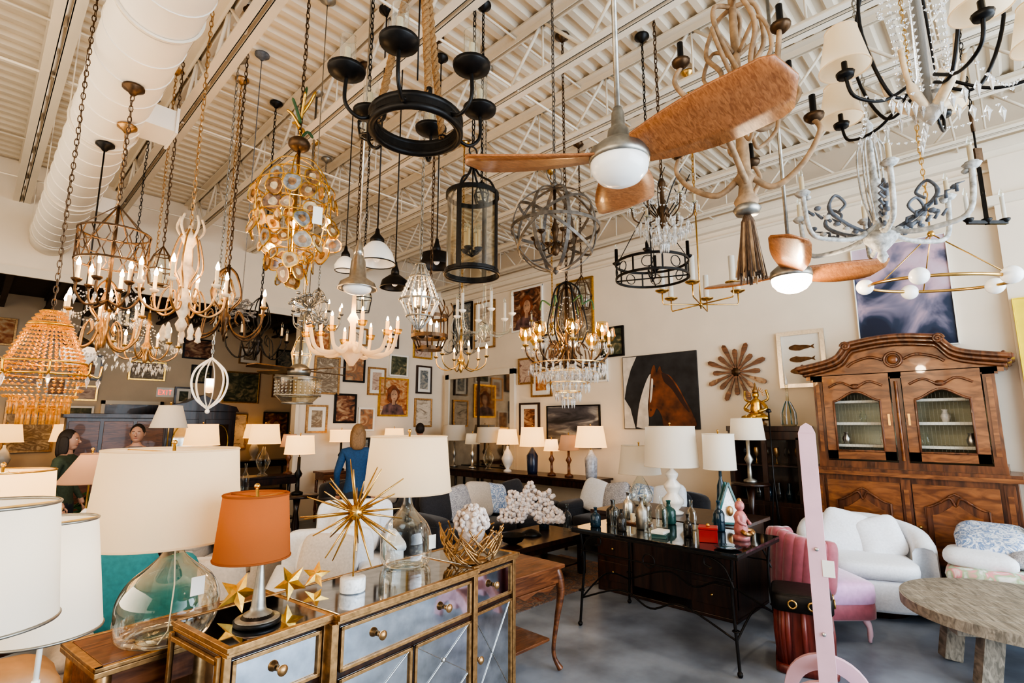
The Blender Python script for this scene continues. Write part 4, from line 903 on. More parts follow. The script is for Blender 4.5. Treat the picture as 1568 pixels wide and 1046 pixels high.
# ------------------------------------------------------------------ black iron / glass table
b=B('iron_glass_top_table',(4.12,2.18,0))
TOPM=M('black_glass_top',(.012,.014,.016),.06,0,var=0,coat=.5)
w,d=.42,.70
b.b2(-w,w,-d,d,.765,.785,TOPM);b.b2(-w,w,-d,d,.745,.765,BLACK)
for sx in(-1,1):
    for sy in(-1,1):
        x,y=sx*(w-.05),sy*(d-.06)
        b.tube(cat([(x,y,.75),(x*.96,y*.97,.5),(x,y,.2),(x*1.03,y*1.02,.01)],5),.011,BLACK,6)
        b.tube(cat([(x,y,.55),(x,y-sy*.06,.68),(x,y-sy*.18,.73),(x,y-sy*.2,.68),(x,y-sy*.15,.66)],5),.008,BLACK,6)
        b.ring((x,y,.28),.022,.006,BLACK,12,5);b.sph((x*1.03,y*1.02,.02),.02,BLACK,8,6)
for sx in(-1,1):
    x=sx*(w-.05);b.tube(cat([(x,-d+.06,.22),(x,-.25,.36),(x,.0,.28),(x,.25,.36),(x,d-.06,.22)],6),.008,BLACK,6)
    b.ring((x,0,.62),.05,.006,BLACK,16,5,RY(pi/2));b.tube([(x,-d+.06,.6),(x,d-.06,.6)],.007,BLACK,5)
for sy in(-1,1): b.tube(cat([(-w+.05,sy*(d-.06),.22),(0,sy*(d-.06),.34),(w-.05,sy*(d-.06),.22)],6),.008,BLACK,6)
b.done(.002)
b=B('dark_wood_desk',(5.05,2.6,0));b.b2(-.42,.42,-.75,.75,.745,.78,DKW);b.b2(-.38,.38,-.7,-.3,.03,.745,DKW);b.b2(-.38,.38,.3,.7,.03,.745,DKW);b.b2(-.36,-.33,-.7,.7,.1,.745,DKW);b.b2(-.38,.38,-.7,.7,0,.03,DKW)
for y in(-.5,.5):
    for z in(.2,.42,.64): b.b2(-.395,-.38,y-.18,y+.18,z-.09,z+.09,DKW);b.sph((-.405,y,z),.012,BRASS,8,6)
b.done(.004)
GOURD=[(0,0),(.09,0),(.10,.02),(.05,.04),(.10,.10),(.105,.14),(.05,.20),(.08,.25),(.085,.28),(.04,.33),(.06,.37),(.062,.39),(.02,.43),(.015,.47),(0,.47)]
lamp('white_gourd_lamp',4.95,2.58,.78,GOURD,WCER,.265,.24,.46,.85,SHW,0).done()
lamp('blue_glass_lamp',5.04,2.13,.78,[(0,0),(.05,0),(.055,.03),(.045,.15),(.035,.3),(.015,.36),(.012,.47),(0,.47)],BLUEG,.15,.145,.45,.78,SHW,0).done()
lamp('clear_glass_lamp',5.2,3.09,.78,[(0,0),(.06,0),(.12,.06),(.14,.12),(.08,.24),(.025,.32),(.02,.4),(0,.4)],GLASS,.23,.19,.34,.64,SHW,0).done()
def bottle(x,y,h,r,mat,name='glass_bottle',z=.785):
    b=B(name,(x,y,z));b.shell([(0,0),(r*.9,.0),(r,.01),(r,h*.55),(r*.75,h*.66),(r*.3,h*.74),(r*.27,h*.93),(r*.36,h*.95),(r*.36,h)],mat,seg=18);b.done()
for i,(x,y,h,r,m) in enumerate([(3.86,2.74,.16,.045,BLUEG),(3.97,2.62,.22,.035,GLASS),(4.1,2.72,.20,.06,SMOKE),(3.86,2.48,.17,.04,SMOKE),(4.05,2.40,.26,.05,NICK),(4.2,2.3,.26,.05,GLASS),(4.36,2.55,.24,.06,GLASSG),(3.95,2.28,.12,.04,GLASS),(4.3,2.08,.24,.04,GLASSG),(4.02,1.98,.17,.035,SMOKE),(4.42,1.9,.24,.045,BLUEG),(4.4,2.75,.24,.05,SILV),(4.42,2.35,.20,.06,TEALG)]): bottle(x,y,h,r,m)
b=B('candle_tray',(4.20,2.55,.785));b.box((0,0,.008),(.10,.26,.016),MIDW)
for i in range(4): b.cyl((0,-.10+i*.066,.016),.02,.07+.02*(i%2),GLASS if i%2 else CANDLE,12)
b.done(.002)
b=B('book_stack',(3.86,2.13,.785));b.box((0,0,.015),(.15,.11,.03),TEALG,RZ(.3));b.box((0,0,.042),(.13,.10,.022),PAPER,RZ(.1));b.done(.002)
b=B('red_lacquer_box',(3.98,1.80,.785));b.box((0,0,.045),(.13,.13,.09),RED,RZ(.4));b.box((0,0,.098),(.138,.138,.018),RED,RZ(.4));b.sph((0,0,.115),.014,GOLD);b.done(.005)
b=B('teal_plate',(3.84,1.60,.785));b.lathe([(0,.004),(.05,0),(.09,.012),(.095,.016),(.05,.007),(0,.008)],BLUEG,seg=24);b.done()
b=B('pink_ceramic_figurine',(4.20,1.64,.785))
b.lathe([(0,0),(.06,0),(.062,.03),(.045,.04),(0,.04)],PINKC,seg=16);b.lathe([(.045,.04),(.052,.08),(.04,.13),(.05,.17),(.03,.205),(.018,.215)],PINKC,seg=16);b.sph((0,0,.25),(.033,.036,.042),PINKC);b.sph((0,0,.288),(.018,.018,.02),OLDGOLD)
for s_ in(-1,1): b.tube(cat([(s_*.045,0,.18),(s_*.075,-.02,.14),(s_*.04,-.055,.12)],4),.013,PINKC,6);b.tube(cat([(s_*.03,-.02,.07),(s_*.07,-.06,.06),(s_*.02,-.07,.05)],4),.018,OLDGOLD,6)
b.done()
b=B('shell_pyramid_ornament',(4.78,1.97,.78),-.75)
for p,q in(((-.13,0,0),(0,0,.36)),((.13,0,0),(0,0,.36)),((-.13,0,.008),(.13,0,.008))): b.tube([(p[0],-.03,p[2]+.012),(q[0],-.03,q[2])],.012,TEALG,4);b.tube([(p[0],.03,p[2]+.012),(q[0],.03,q[2])],.012,TEALG,4)
b.prism([(-.12,.01),(.12,.01),(0,.33)],.05,MARB,T(0,.025,0)@RX(pi/2))
b.sph((0,-.04,.12),(.03,.02,.045),OLDGOLD);b.done()
b=B('carved_drum_stool',(4.22,1.26,0),.3)
st=.17
for k in range(28):
    a=k*2*pi/28
    x,y=(abs(cos(a))**.35*math.copysign(1,cos(a)),abs(sin(a))**.35*math.copysign(1,sin(a)));b.tube([(x*st*.92,y*st*.92,.03),(x*st,y*st,.26),(x*st*.94,y*st*.94,.42)],.02,REDST,6)
b.cush((0,0,.03),(.38,.38,.06),REDST,e=.3,ez=.2);b.cush((0,0,.45),(.38,.38,.12),BLACK,e=.3,ez=.2);b.b2(-.15,.15,-.15,.15,.04,.42,REDST)
for s_ in(-1,1): b.ring((s_*.06,-.195,.45),.025,.007,BRASS,12,5,RX(pi/2));b.ring((-.195,s_*.06,.45),.025,.007,BRASS,12,5,RY(pi/2))
b.done()
b=B('tufted_rose_chair',(5.0,1.36,0),math.radians(44))
b.cush((0,-.02,.36),(.60,.60,.20),FABL,e=.3,ez=.4);b.cush((0,-.02,.24),(.58,.58,.16),FABP,e=.25,ez=.3)
n=13
for i in range(n):
    a=pi*(.02+.96*i/(n-1));x=.29*cos(a);y=.05+.25*sin(a)
    b.cush((x,y,.56),(.12,.12,.52-.12*abs(cos(a))),FABP,RZ(a)@RX(-.12),e=.7,ez=.45,seg=14,rings=10)
for i in range(6):
    for j in range(3):
        a=pi*(.12+.76*(i+.5*(j%2))/5.5);b.sph((.235*cos(a),.05+.2*sin(a),.45+.11*j),.012,FABL,8,5)
for sx in(-1,1):
    for sy in(-1,1): b.tube(cat([(sx*.22,sy*.20,.2),(sx*.25,sy*.23,.12),(sx*.24,sy*.23,.01)],4),[.026]*4+[.02]*3+[.014]*2,PINKP,7)
b.cush((.05,.08,.52),(.34,.12,.30),GREYF,RX(-.3),ez=.7);b.done()
b=B('pink_cheval_mirror',(3.66,.985,0),math.radians(15.1))
b.b2(-.19,.19,-.012,.012,.30,1.56,PINKP);b.b2(-.16,.16,-.02,-.012,.34,1.50,MIRR2)
for s_ in(-1,1):
    x=s_*.205
    b.b2(x-.018,x+.018,-.045,.045,.10,1.60,PINKP);b.prism([(-.045,1.60),(-.03,1.64),(0,1.66),(.03,1.64),(.045,1.60)],.036,PINKP,T(x-.018,0,0)@RZ(pi/2)@RX(pi/2))
    m=16;ol=[(.24*cos(pi*i/m),.02+.23*sin(pi*i/m)) for i in range(m+1)];ol[0]=(.25,0);ol[-1]=(-.25,0)
    inn=[(.17*cos(pi-pi*i/m),.0+.16*sin(pi-pi*i/m)) for i in range(m+1)]
    b.prism(ol+inn,.036,PINKP,T(x-.018,0,0)@RZ(pi/2)@RX(pi/2))
    for z in(.5,.95): b.lathe([(0,0),(.012,0),(.01,.012),(0,.014)],SILV,(x+s_*.018,0,z),10,tilt=RY(s_*pi/2))
b.b2(-.2,.2,-.02,.02,.16,.24,PINKP);b.box((-.225,-.05,.85),(.003,.06,.09),PAPER);b.done(.004)
# ------------------------------------------------------------------ armoire
b=B('carved_wood_armoire',(7.26,.93,0),-pi/2)
b.b2(-.83,.83,-.56,0,.08,1.12,ARMW);b.b2(-.87,.87,-.6,0,0,.10,ARMW2);b.b2(-.90,.90,-.62,0,1.12,1.16,ARMW2);b.b2(-.87,.87,-.60,0,1.16,1.19,ARMW)
def arch_panel(x0,x1,z0,z1,y,mat,dome=.08,th=.02):
    m=14;ol=[(x0,z0),(x1,z0)]
    for i in range(m+1):
        t=i/m;x=x1+(x0-x1)*t;ol.append((x,z1-dome+dome*((.5-.5*cos(2*pi*t))*.9+.25*(math.exp(-((t-.5)/.1)**2)))))
    b.prism(ol,th,mat,T(0,y,0)@RX(pi/2));return ol
for s_ in(-1,1):
    x0,x1=(-.70,-.05) if s_<0 else(.05,.70)
    b.b2(x0,x1,-.585,-.56,.16,1.06,ARMW2)
    o=arch_panel(x0+.09,x1-.09,.25,.97,-.585,ARMW,.12,.018);b.tube([(p[0],-.60,p[1]) for p in o],.012,ARMW,6,True)
    arch_panel(x0+.14,x1-.14,.31,.88,-.6,ARMW2,.1,.012)
    b.sph((x1-.035 if s_<0 else x0+.035,-.60,.65),.016,BRASS)
    b.tube(cat([((x0+x1)/2-.12,-.605,.90),((x0+x1)/2-.04,-.615,.95),((x0+x1)/2,-.61,.88),((x0+x1)/2+.04,-.615,.95),((x0+x1)/2+.12,-.605,.90)],5),.012,ARMW,6)
for x in(-.77,.77,0): b.b2(x-.04,x+.04,-.59,-.56,.12,1.1,ARMW);b.b2(x-.02,x+.02,-.60,-.59,.2,1.0,ARMW2)
b.b2(-.76,.76,-.02,0,1.19,2.25,M('armoire_interior',(.50,.50,.38),.6,var=.06))
b.b2(-.76,-.72,-.46,0,1.19,2.25,ARMW);b.b2(.72,.76,-.46,0,1.19,2.25,ARMW);b.b2(-.76,.76,-.46,0,2.2,2.25,ARMW)
for z in(1.42,1.66,1.9): b.b2(-.72,.72,-.40,-.02,z-.014,z+.014,M('shelf_%d'%int(z*100),(.72,.70,.60),.6,var=.05))
for i in range(7): b.lathe([(0,0),(.03,0),(.045,.06),(.02,.11),(.03,.13)],(SILV,GLASS,WCER)[i%3],(-.55+i*.18,-.22,1.674 if i%2 else 1.434),12)
b.b2(-.78,.78,-.5,0,1.19,1.26,ARMW)
for x in(-.73,.73): b.b2(x-.045,x+.045,-.50,-.44,1.26,2.2,ARMW);b.b2(x-.02,x+.02,-.51,-.50,1.35,2.1,ARMW2)
b.b2(-.045,.045,-.50,-.44,1.26,2.2,ARMW);b.tube([(0,-.505,1.28),(0,-.505,2.1)],.016,ARMW2,8)
WIRE=M('wire_mesh',(.12,.10,.07),.4,.8,var=0)
for s_ in(-1,1):
    x0,x1=(-.675,-.055) if s_<0 else(.055,.675)
    zb,zt=1.28,2.16
    b.b2(x0,x0+.095,-.525,-.495,zb,zt,ARMW2);b.b2(x1-.095,x1,-.525,-.495,zb,zt,ARMW2);b.b2(x0,x1,-.525,-.495,zb,zb+.09,ARMW2)
    m=14;ol=[(x0,zt+.03),(x0,1.90)]
    for i in range(m+1):
        t=i/m;ol.append((x0+.09+(x1-x0-.18)*t,1.90+.075*(.5-.5*cos(2*pi*t))*1.1+.02*sin(pi*t)))
    ol+=[(x1,1.90),(x1,zt+.03)]
    b.prism(ol,.03,ARMW2,T(0,-.495,0)@RX(pi/2));b.tube([(p[0],-.527,p[1]) for p in ol[2:-2]],.012,ARMW,6)
    b.tube([(x0+.095,-.527,zb+.09),(x0+.095,-.527,1.9)],.011,ARMW,6);b.tube([(x1-.095,-.527,zb+.09),(x1-.095,-.527,1.9)],.011,ARMW,6);b.tube([(x0+.095,-.527,zb+.09),(x1-.095,-.527,zb+.09)],.011,ARMW,6)
    b.tube(cat([(x0+.06,-.53,2.06),(x0+.18,-.535,2.11),((x0+x1)/2,-.54,2.05),(x1-.18,-.535,2.11),(x1-.06,-.53,2.06)],6),.012,ARMW,6)
    b.sph(((x0+x1)/2,-.53,2.06),(.05,.02,.03),ARMW)
    for k in range(14):
        xx=x0+.1+(x1-x0-.2)*k/13;b.tube([(xx,-.505,zb+.08),(xx,-.505,1.97)],.0008,WIRE,3)
    for k in range(14):
        zz=zb+.1+k*.042;b.tube([(x0+.09,-.506,zz),(x1-.09,-.506,zz)],.0008,WIRE,3)
    b.box((x1-.03 if s_<0 else x0+.03,-.53,1.7),(.02,.008,.12),BRASS)
def bon(x):
    ax=abs(x)
    if ax<.36: return .30+.04*cos(ax/.36*pi/2)
    if ax<.50: 
        t=(ax-.36)/.14;return .30-.14*(.5-.5*cos(pi*t))
    return .16-.10*((ax-.50)/.38)**.6
N=48
def arc(dz,ex): return [(-.88*ex+1.76*ex*i/N,2.19+dz+bon((-.88+1.76*i/N))) for i in range(N+1)]
top=arc(0,.96);low=[(x,2.15) for x,z in reversed(top)]
b.prism(top+low,.06,ARMW2,T(0,-.44,0)@RX(pi/2))
for dz,ex,yy,r in((.0,1,-.56,.03),(.035,1.03,-.60,.028),(-.04,.97,-.52,.022)):
    a_=arc(dz,ex);b.tube([(x,yy,z) for x,z in a_],r,ARMW,6)
    for s_ in(0,-1): 
        x,z=a_[s_];b.tube([(x,yy,z),(x,0,z)],r,ARMW,6)
a_=arc(.035,1.03);vs=[];fs=[]
for x,z in a_: vs+=[(x,-.6,z+.01),(x,0,z+.01)]
for i in range(N): fs.append((2*i,2*i+1,2*i+3,2*i+2))
b.add(vs,fs,ARMW,True)
b.b2(-.80,.80,-.50,-.44,2.13,2.20,ARMW)
for s_ in(-1,1):
    b.tube([(s_*.40+.045*(1-t/26)*cos(t*.5)*s_,-.62,2.50+.045*(1-t/26)*sin(t*.5)) for t in range(24)],.016,ARMW,6)
b.ring((0,-.51,2.33),.075,.014,ARMW,22,6,RX(pi/2));b.sph((0,-.51,2.33),(.05,.02,.05),ARMW2)
for s_ in(-1,1):b.tube(cat([(s_*.09,-.51,2.33),(s_*.2,-.515,2.37),(s_*.35,-.51,2.33),(s_*.42,-.51,2.28)],5),.014,ARMW,6);b.sph((s_*.86,-.55,2.32),.02,ARMW)
b.done(.003)
b=B('black_display_cabinet',(7.25,2.30,0),-pi/2)
b.b2(-.42,.42,-.02,0,0,1.6,DKW);b.b2(-.42,-.38,-.5,0,0,1.6,DKW);b.b2(.38,.42,-.5,0,0,1.6,DKW);b.b2(-.43,.43,-.53,0,1.57,1.63,DKW);b.b2(-.42,.42,-.5,0,0,.75,DKW);b.b2(-.40,.40,-.48,-.02,1.15,1.17,DKW)
b.b2(-.42,.42,-.51,-.47,1.47,1.57,DKW);b.b2(-.03,.03,-.51,-.48,.75,1.5,DKW)
for s_ in(-1,1): b.b2(min(s_*.42,s_*.36),max(s_*.42,s_*.36),-.51,-.48,.75,1.5,DKW);b.b2(-.40 if s_<0 else .03,-.03 if s_<0 else .40,-.52,-.5,.1,.7,DKW)
for i in range(6): b.lathe([(0,0),(.025,0),(.006,.02),(.006,.08),(.035,.11),(.03,.2)],OLDGOLD if i%2 else GLASS,(-.3+i*.12,-.25,1.17),12);b.lathe([(0,0),(.04,0),(.05,.08),(.02,.15),(.025,.2)],SMOKE if i%2 else BLUEG,(-.3+i*.12,-.25,.75),12)
b.done(.004)
b=B('gilded_deity_statue',(6.95,2.42,1.63))
b.lathe([(0,0),(.10,0),(.11,.03),(.08,.05),(.09,.08),(0,.09)],OLDGOLD,seg=18);b.cush((0,0,.12),(.22,.2,.1),GOLD,e=.8);b.lathe([(.07,.12),(.075,.2),(.06,.27),(.07,.31),(.03,.34),(.022,.36)],GOLD,seg=16);b.sph((0,0,.39),(.037,.04,.048),GOLD);b.lathe([(.04,0),(.035,.03),(.015,.06),(.008,.12),(0,.13)],OLDGOLD,(0,0,.42),12)
for s_ in(-1,1):
    b.tube(cat([(0,s_*.07,.3),(-.03,s_*.13,.22),(-.08,s_*.05,.18)],5),.02,GOLD,7);b.tube(cat([(0,s_*.07,.3),(.02,s_*.14,.34),(0,s_*.13,.45)],5),.014,GOLD,6);b.tube(cat([(0,s_*.06,.1),(-.06,s_*.14,.1),(-.1,s_*.02,.1)],5),.035,GOLD,7)
for i in range(14):
    a=pi*i/13;b.tube([(.03,.07*cos(a),.38+.07*sin(a)),(.03,.11*cos(a),.38+.12*sin(a))],[.007,.003],OLDGOLD,4)
b.done()
b=B('striped_glass_decanter',(6.95,2.05,1.63));b.shell([(0,0),(.08,0),(.085,.03),(.08,.16),(.05,.24),(.02,.3),(.016,.48),(.025,.5)],GLASSG,seg=20)
for i in range(10): a=i*pi/5;b.tube([pol(.086,a,.02),pol(.082,a,.16),pol(.052,a,.24),pol(.022,a,.3)],.005,CELA if i%2 else TEALG,4)
b.lathe([(0,0),(.014,0),(.02,.04),(.006,.12),(0,.14)],WCER,(0,0,.5),10);b.done()
stool_tbl(6.25,2.3,.2,1.0);lamp('linen_drum_lamp',6.25,2.3,1.0,G2,NICK,.19,.165,.48,.72,SHW,6).done()
b=B('iron_plant_stand',(5.95,1.95,0))
for i in range(3): b.tube([pol(.10,i*2.09,0.008),(0,0,1.1),(0,0,1.78)],.008,BLACK,5)
b.lathe([(0,0),(.03,.01),(.02,.04),(0,.05)],BLACK,(0,0,1.77),10);b.done()
# ------------------------------------------------------------------ seating
def sofa(name,x,y,rz,w,d,h,mat,nseat=2,pil=[],legs=DKW,seat=.44,armw=.16,armh=.60):
    b=B(name,(x,y,0),rz)
    b.cush((0,0,.22),(w-.04,d-.04,.22),mat,e=.12,ez=.25,seg=32)
    b.cush((0,d/2-.13,(h+.14)/2),(w-.06,.24,h-.14),mat,RX(-.1),e=.2,ez=.25,seg=32)
    for s_ in(-1,1):
        b.cush((s_*(w/2-armw/2),-.02,(armh+.12)/2),(armw,d-.06,armh-.12),mat,e=.2,ez=.25)
        b.cush((s_*(w/2-armw/2),-.02,armh-.03),(armw+.04,d-.03,.13),mat,e=.15,ez=.8)
    sw=(w-2*armw)/nseat
    for i in range(nseat):
        xx=-w/2+armw+sw*(i+.5);b.cush((xx,-.07,seat-.05),(sw-.01,d-.24,.15),mat,e=.25,ez=.45,wob=.01)
        b.cush((xx,d/2-.25,seat+.2),(sw-.02,.17,.40),mat,RX(-.18),e=.3,ez=.5,wob=.015)
    for (px,pz,ps,pm,tw) in pil: b.cush((px,d/2-.40,seat+.03+ps/2+pz),(ps,ps,.15),pm,RX(-.32)@RY(tw)@RX(pi/2),e=.45,ez=.75,wob=.015)
    for sx in(-1,1):
        for sy in(-1,1): b.lathe([(0,0),(.02,0),(.03,.12),(0,.12)],legs,(sx*(w/2-.08),sy*(d/2-.08),0),10)
    return b.done()
b=B('white_barrel_chair',(5.95,1.20,0),math.radians(-68))
n=25
vs=[];fs=[];sec=12
for i in range(n):
    t=i/(n-1);a=-.42+ (pi+.84)*t
    e=abs(2*t-1);top=.78-.20*e**2.2
    for j in range(sec):
        ph=2*pi*j/sec
        sx=math.copysign(abs(cos(ph))**.6,cos(ph));sz=math.copysign(abs(sin(ph))**.35,sin(ph))
        q=.41+.085*sx;z=.06+(top-.06)*(.5+.5*sz)
        vs.append((q*cos(a)*1.12,q*sin(a)*1.0+.02,z))
for i in range(n-1):
    for j in range(sec): k=(j+1)%sec;fs.append((i*sec+j,i*sec+k,(i+1)*sec+k,(i+1)*sec+j))
fs.append(tuple(range(sec)));fs.append(tuple((n-1)*sec+j for j in range(sec)))
b.add(vs,fs,FABW)
b.cush((0,-.02,.20),(.84,.82,.28),FABW,e=.55,ez=.3);b.cush((0,-.06,.40),(.72,.74,.17),FABW,e=.5,ez=.5)
b.cush((-.12,.12,.62),(.42,.42,.15),FABW,RX(-.3)@RY(.25)@RX(pi/2),e=.45,ez=.75,wob=.02);b.cush((.16,.08,.60),(.38,.38,.14),FABW,RX(-.35)@RY(-.3)@RX(pi/2),e=.45,ez=.75,wob=.02)
b.cyl((0,0,0),.3,.07,DKW,20);b.done()
b=B('white_chaise_sofa',(6.18,-.16,0),-pi/2)
b.cush((0,0,.20),(1.6,.85,.3),FABW,e=.15,ez=.3,seg=32);b.cush((0,-.02,.42),(1.56,.83,.16),FLOR,e=.2,ez=.4,seg=32);b.cush((.1,.33,.56),(1.4,.18,.36),FABW,e=.25,ez=.4)
b.cush((-.55,-.1,.54),(.5,.5,.15),FABW,e=.4,ez=.7,wob=.02);b.cush((-.48,.08,.68),(.48,.5,.14),BLUEF,RX(.3),e=.45,ez=.7,wob=.02);b.cush((.0,.1,.66),(.5,.5,.15),BLUEF,RX(-.5)@RX(pi/2),e=.45,ez=.7);b.cush((-.15,-.05,.57),(.45,.42,.16),GREYF,e=.45,ez=.7,wob=.02);b.cush((.45,.1,.66),(.5,.5,.15),FABW,RX(-.5)@RX(pi/2),e=.45,ez=.7)
for sx in(-.7,.7):
    for sy in(-.34,.34): b.cyl((sx,sy,0),.025,.08,DKW,10)
b.done()
b=B('round_plank_coffee_table',(5.05,.14,0),.5)
r=.66;nb=9
for k in range(nb):
    x0=-r+2*r*k/nb;x1=-r+2*r*(k+1)/nb-.004;xs=[x0+(x1-x0)*i/6 for i in range(7)]
    ol=[(x,-math.sqrt(max(.0004,r*r-x*x))) for x in xs]+[(x,math.sqrt(max(.0004,r*r-x*x))) for x in reversed(xs)]
    b.prism(ol,.06,TABW,T(0,0,.39))
b.band((0,0,.415),r+.012,.068,TABW,.012,64)
for s_ in(-1,1):
    b.box((s_*.2,0,.35),(.11,1.0,.08),TABW);
    for q in(-1,1): b.box((s_*.22,q*.33,.175),(.10,.11,.34),TABW,RX(q*.18))
b.box((0,0,.24),(.5,.1,.08),TABW);b.box((-.1,-.15,.452),(.16,.1,.003),PAPER,RZ(.6));b.done(.004)
b=B('tan_leather_chair',(-.02,2.78,0),.05)
b.cush((0,0,.28),(.7,.7,.36),TAN,e=.2,ez=.3);b.cush((0,-.25,.62),(.70,.2,.50),TAN,RX(.08),e=.3,ez=.45,seg=32,wob=.01)
for s_ in(-1,1): b.cush((s_*.3,.02,.5),(.14,.66,.32),TAN,e=.25,ez=.5)
b.cush((0,.05,.48),(.46,.5,.14),TAN,e=.3,ez=.5)
for sx in(-.27,.27):
    for sy in(-.27,.27): b.cyl((sx,sy,0),.02,.12,DKW,10)
b.done()
sofa('cream_sofa',.87,3.62,0,.94,.8,.80,FABC,1,[(-.26,.08,.46,TEAL,.2),(.02,0,.42,TEAL,-.2),(.28,0,.36,FABC,.1)])
sofa('white_armchair',1.93,3.72,-.5,.72,.72,.86,FABW,1,[(0,0,.4,FABC,.1)],armw=.13)
sofa('white_armchair',2.66,4.6,-.45,.78,.78,.92,FABW,1,[(0,0,.42,FABW,.1)],armw=.14)
sofa('cream_armchair',1.95,5.55,-.7,.75,.75,.95,FABC,1,[(0,0,.4,FABG,.1)],armw=.13)
sofa('charcoal_sofa',4.75,5.15,0,2.1,.9,.82,FABG,3,[(-.7,0,.45,FABG,.15),(-.35,0,.42,GREYF,-.2),(.0,0,.45,FABC,.1),(.3,0,.40,BLUEF,.2),(.65,0,.42,FABG,-.1)])
sofa('charcoal_sofa',6.1,3.75,-pi/2,1.8,.85,.82,FABG,2,[(-.6,0,.44,FABW,.2),(-.25,0,.42,GREYF,-.2),(.15,0,.42,BLUEF,.15),(.5,0,.45,FABW,-.15)])
sofa('charcoal_sofa',4.5,7.0,0,1.8,.85,.85,FABG,2,[(0,0,.4,FABC,.1)])
b=B('black_coffee_table',(4.4,4.02,0));b.b2(-.65,.65,-.35,.35,.40,.45,DKW);b.b2(-.6,.6,-.3,.3,.33,.40,DKW)
for sx in(-.58,.58):
    for sy in(-.28,.28): b.b2(sx-.035,sx+.035,sy-.035,sy+.035,.01,.40,DKW)
b.b2(-.58,.58,-.28,.28,.12,.14,DKW);b.done(.005)
b=B('white_coral_sculpture',(4.45,4.02,.45),-.75)
b.lathe([(0,0),(.12,0),(.10,.03),(.04,.06),(0,.07)],BLACK,seg=16)
for i in range(380):
    a=R.uniform(-.15,pi+.15);q=R.uniform(.05,1)**.55;k=1+.12*sin(a*9);x=.34*q*cos(a)*k;z=.10+.38*q*abs(sin(a))*k+.04
    b.cush((x,R.uniform(-.03,.03),z),(.055,.035,.05),CORAL,RY(R.uniform(-1,1)),e=.8,ez=.8,seg=7,rings=4,wob=.01)
b.done()
b=B('black_glass_bowl',(4.0,3.87,.45));b.shell([(.03,0),(.1,.03),(.14,.09)],BLACK,seg=20);b.done()
bottle(4.9,3.87,.3,.05,GLASS,z=.45);bottle(4.82,4.15,.22,.06,BLUEG,z=.45)
RUG=paint('persian_rug',[(.22,.06,.04),(.34,.2,.13),(.10,.09,.10),(.4,.3,.22)],12,1.5)
b=B('patterned_rug',(4.3,3.95,0));b.b2(-1.2,1.2,-.55,.5,0,.007,RUG);b.b2(-1.1,1.1,-.45,.4,.007,.009,RUG);b.done()
console('dining_table',1.5,2.7,6.9,7.4,.76,DKW,False)
for i,(x,y,h,r,m) in enumerate([(1.8,7.1,.35,.06,SILV),(2.1,7.2,.25,.08,OLDGOLD),(2.35,7.1,.3,.06,NICK),(2.55,7.2,.4,.05,GLASS)]): bottle(x,y,h,r,m,'decorative_vase',.76)
b=B('chest_of_drawers',(-.4,8.0,0));b.b2(-.5,.5,-.2,.2,0,1.1,DKW)
for i in range(3): b.b2(-.46,.46,-.22,-.2,.08+i*.34,.38+i*.34,DKW);b.sph((0,-.23,.23+i*.34),.015,BRASS)
b.done(.005)
def plant(x,y,z,s,n=40):
    b=B('potted_fern',(x,y,z));b.lathe([(0,0),(.1*s,0),(.15*s,.22*s),(.16*s,.24*s),(.13*s,.22*s),(0,.2*s)],BLACK,seg=18)
    for i in range(n):
        a=R.uniform(0,2*pi);l=R.uniform(.3,.5)*s;h=R.uniform(.2,.5)*s
        p=[Vector((0,0,.2*s)),Vector(pol(l*.4,a,.2*s+h)),Vector(pol(l,a,.2*s+h*.75))];c=cat(p,5)
        b.tube(c,[.004]+[.028*s*sin(pi*(j+1)/(len(c)+1)) for j in range(len(c)-1)],LEAFG,4,flat=.12)
    b.done()
plant(1.3,8.7,0,1.1)
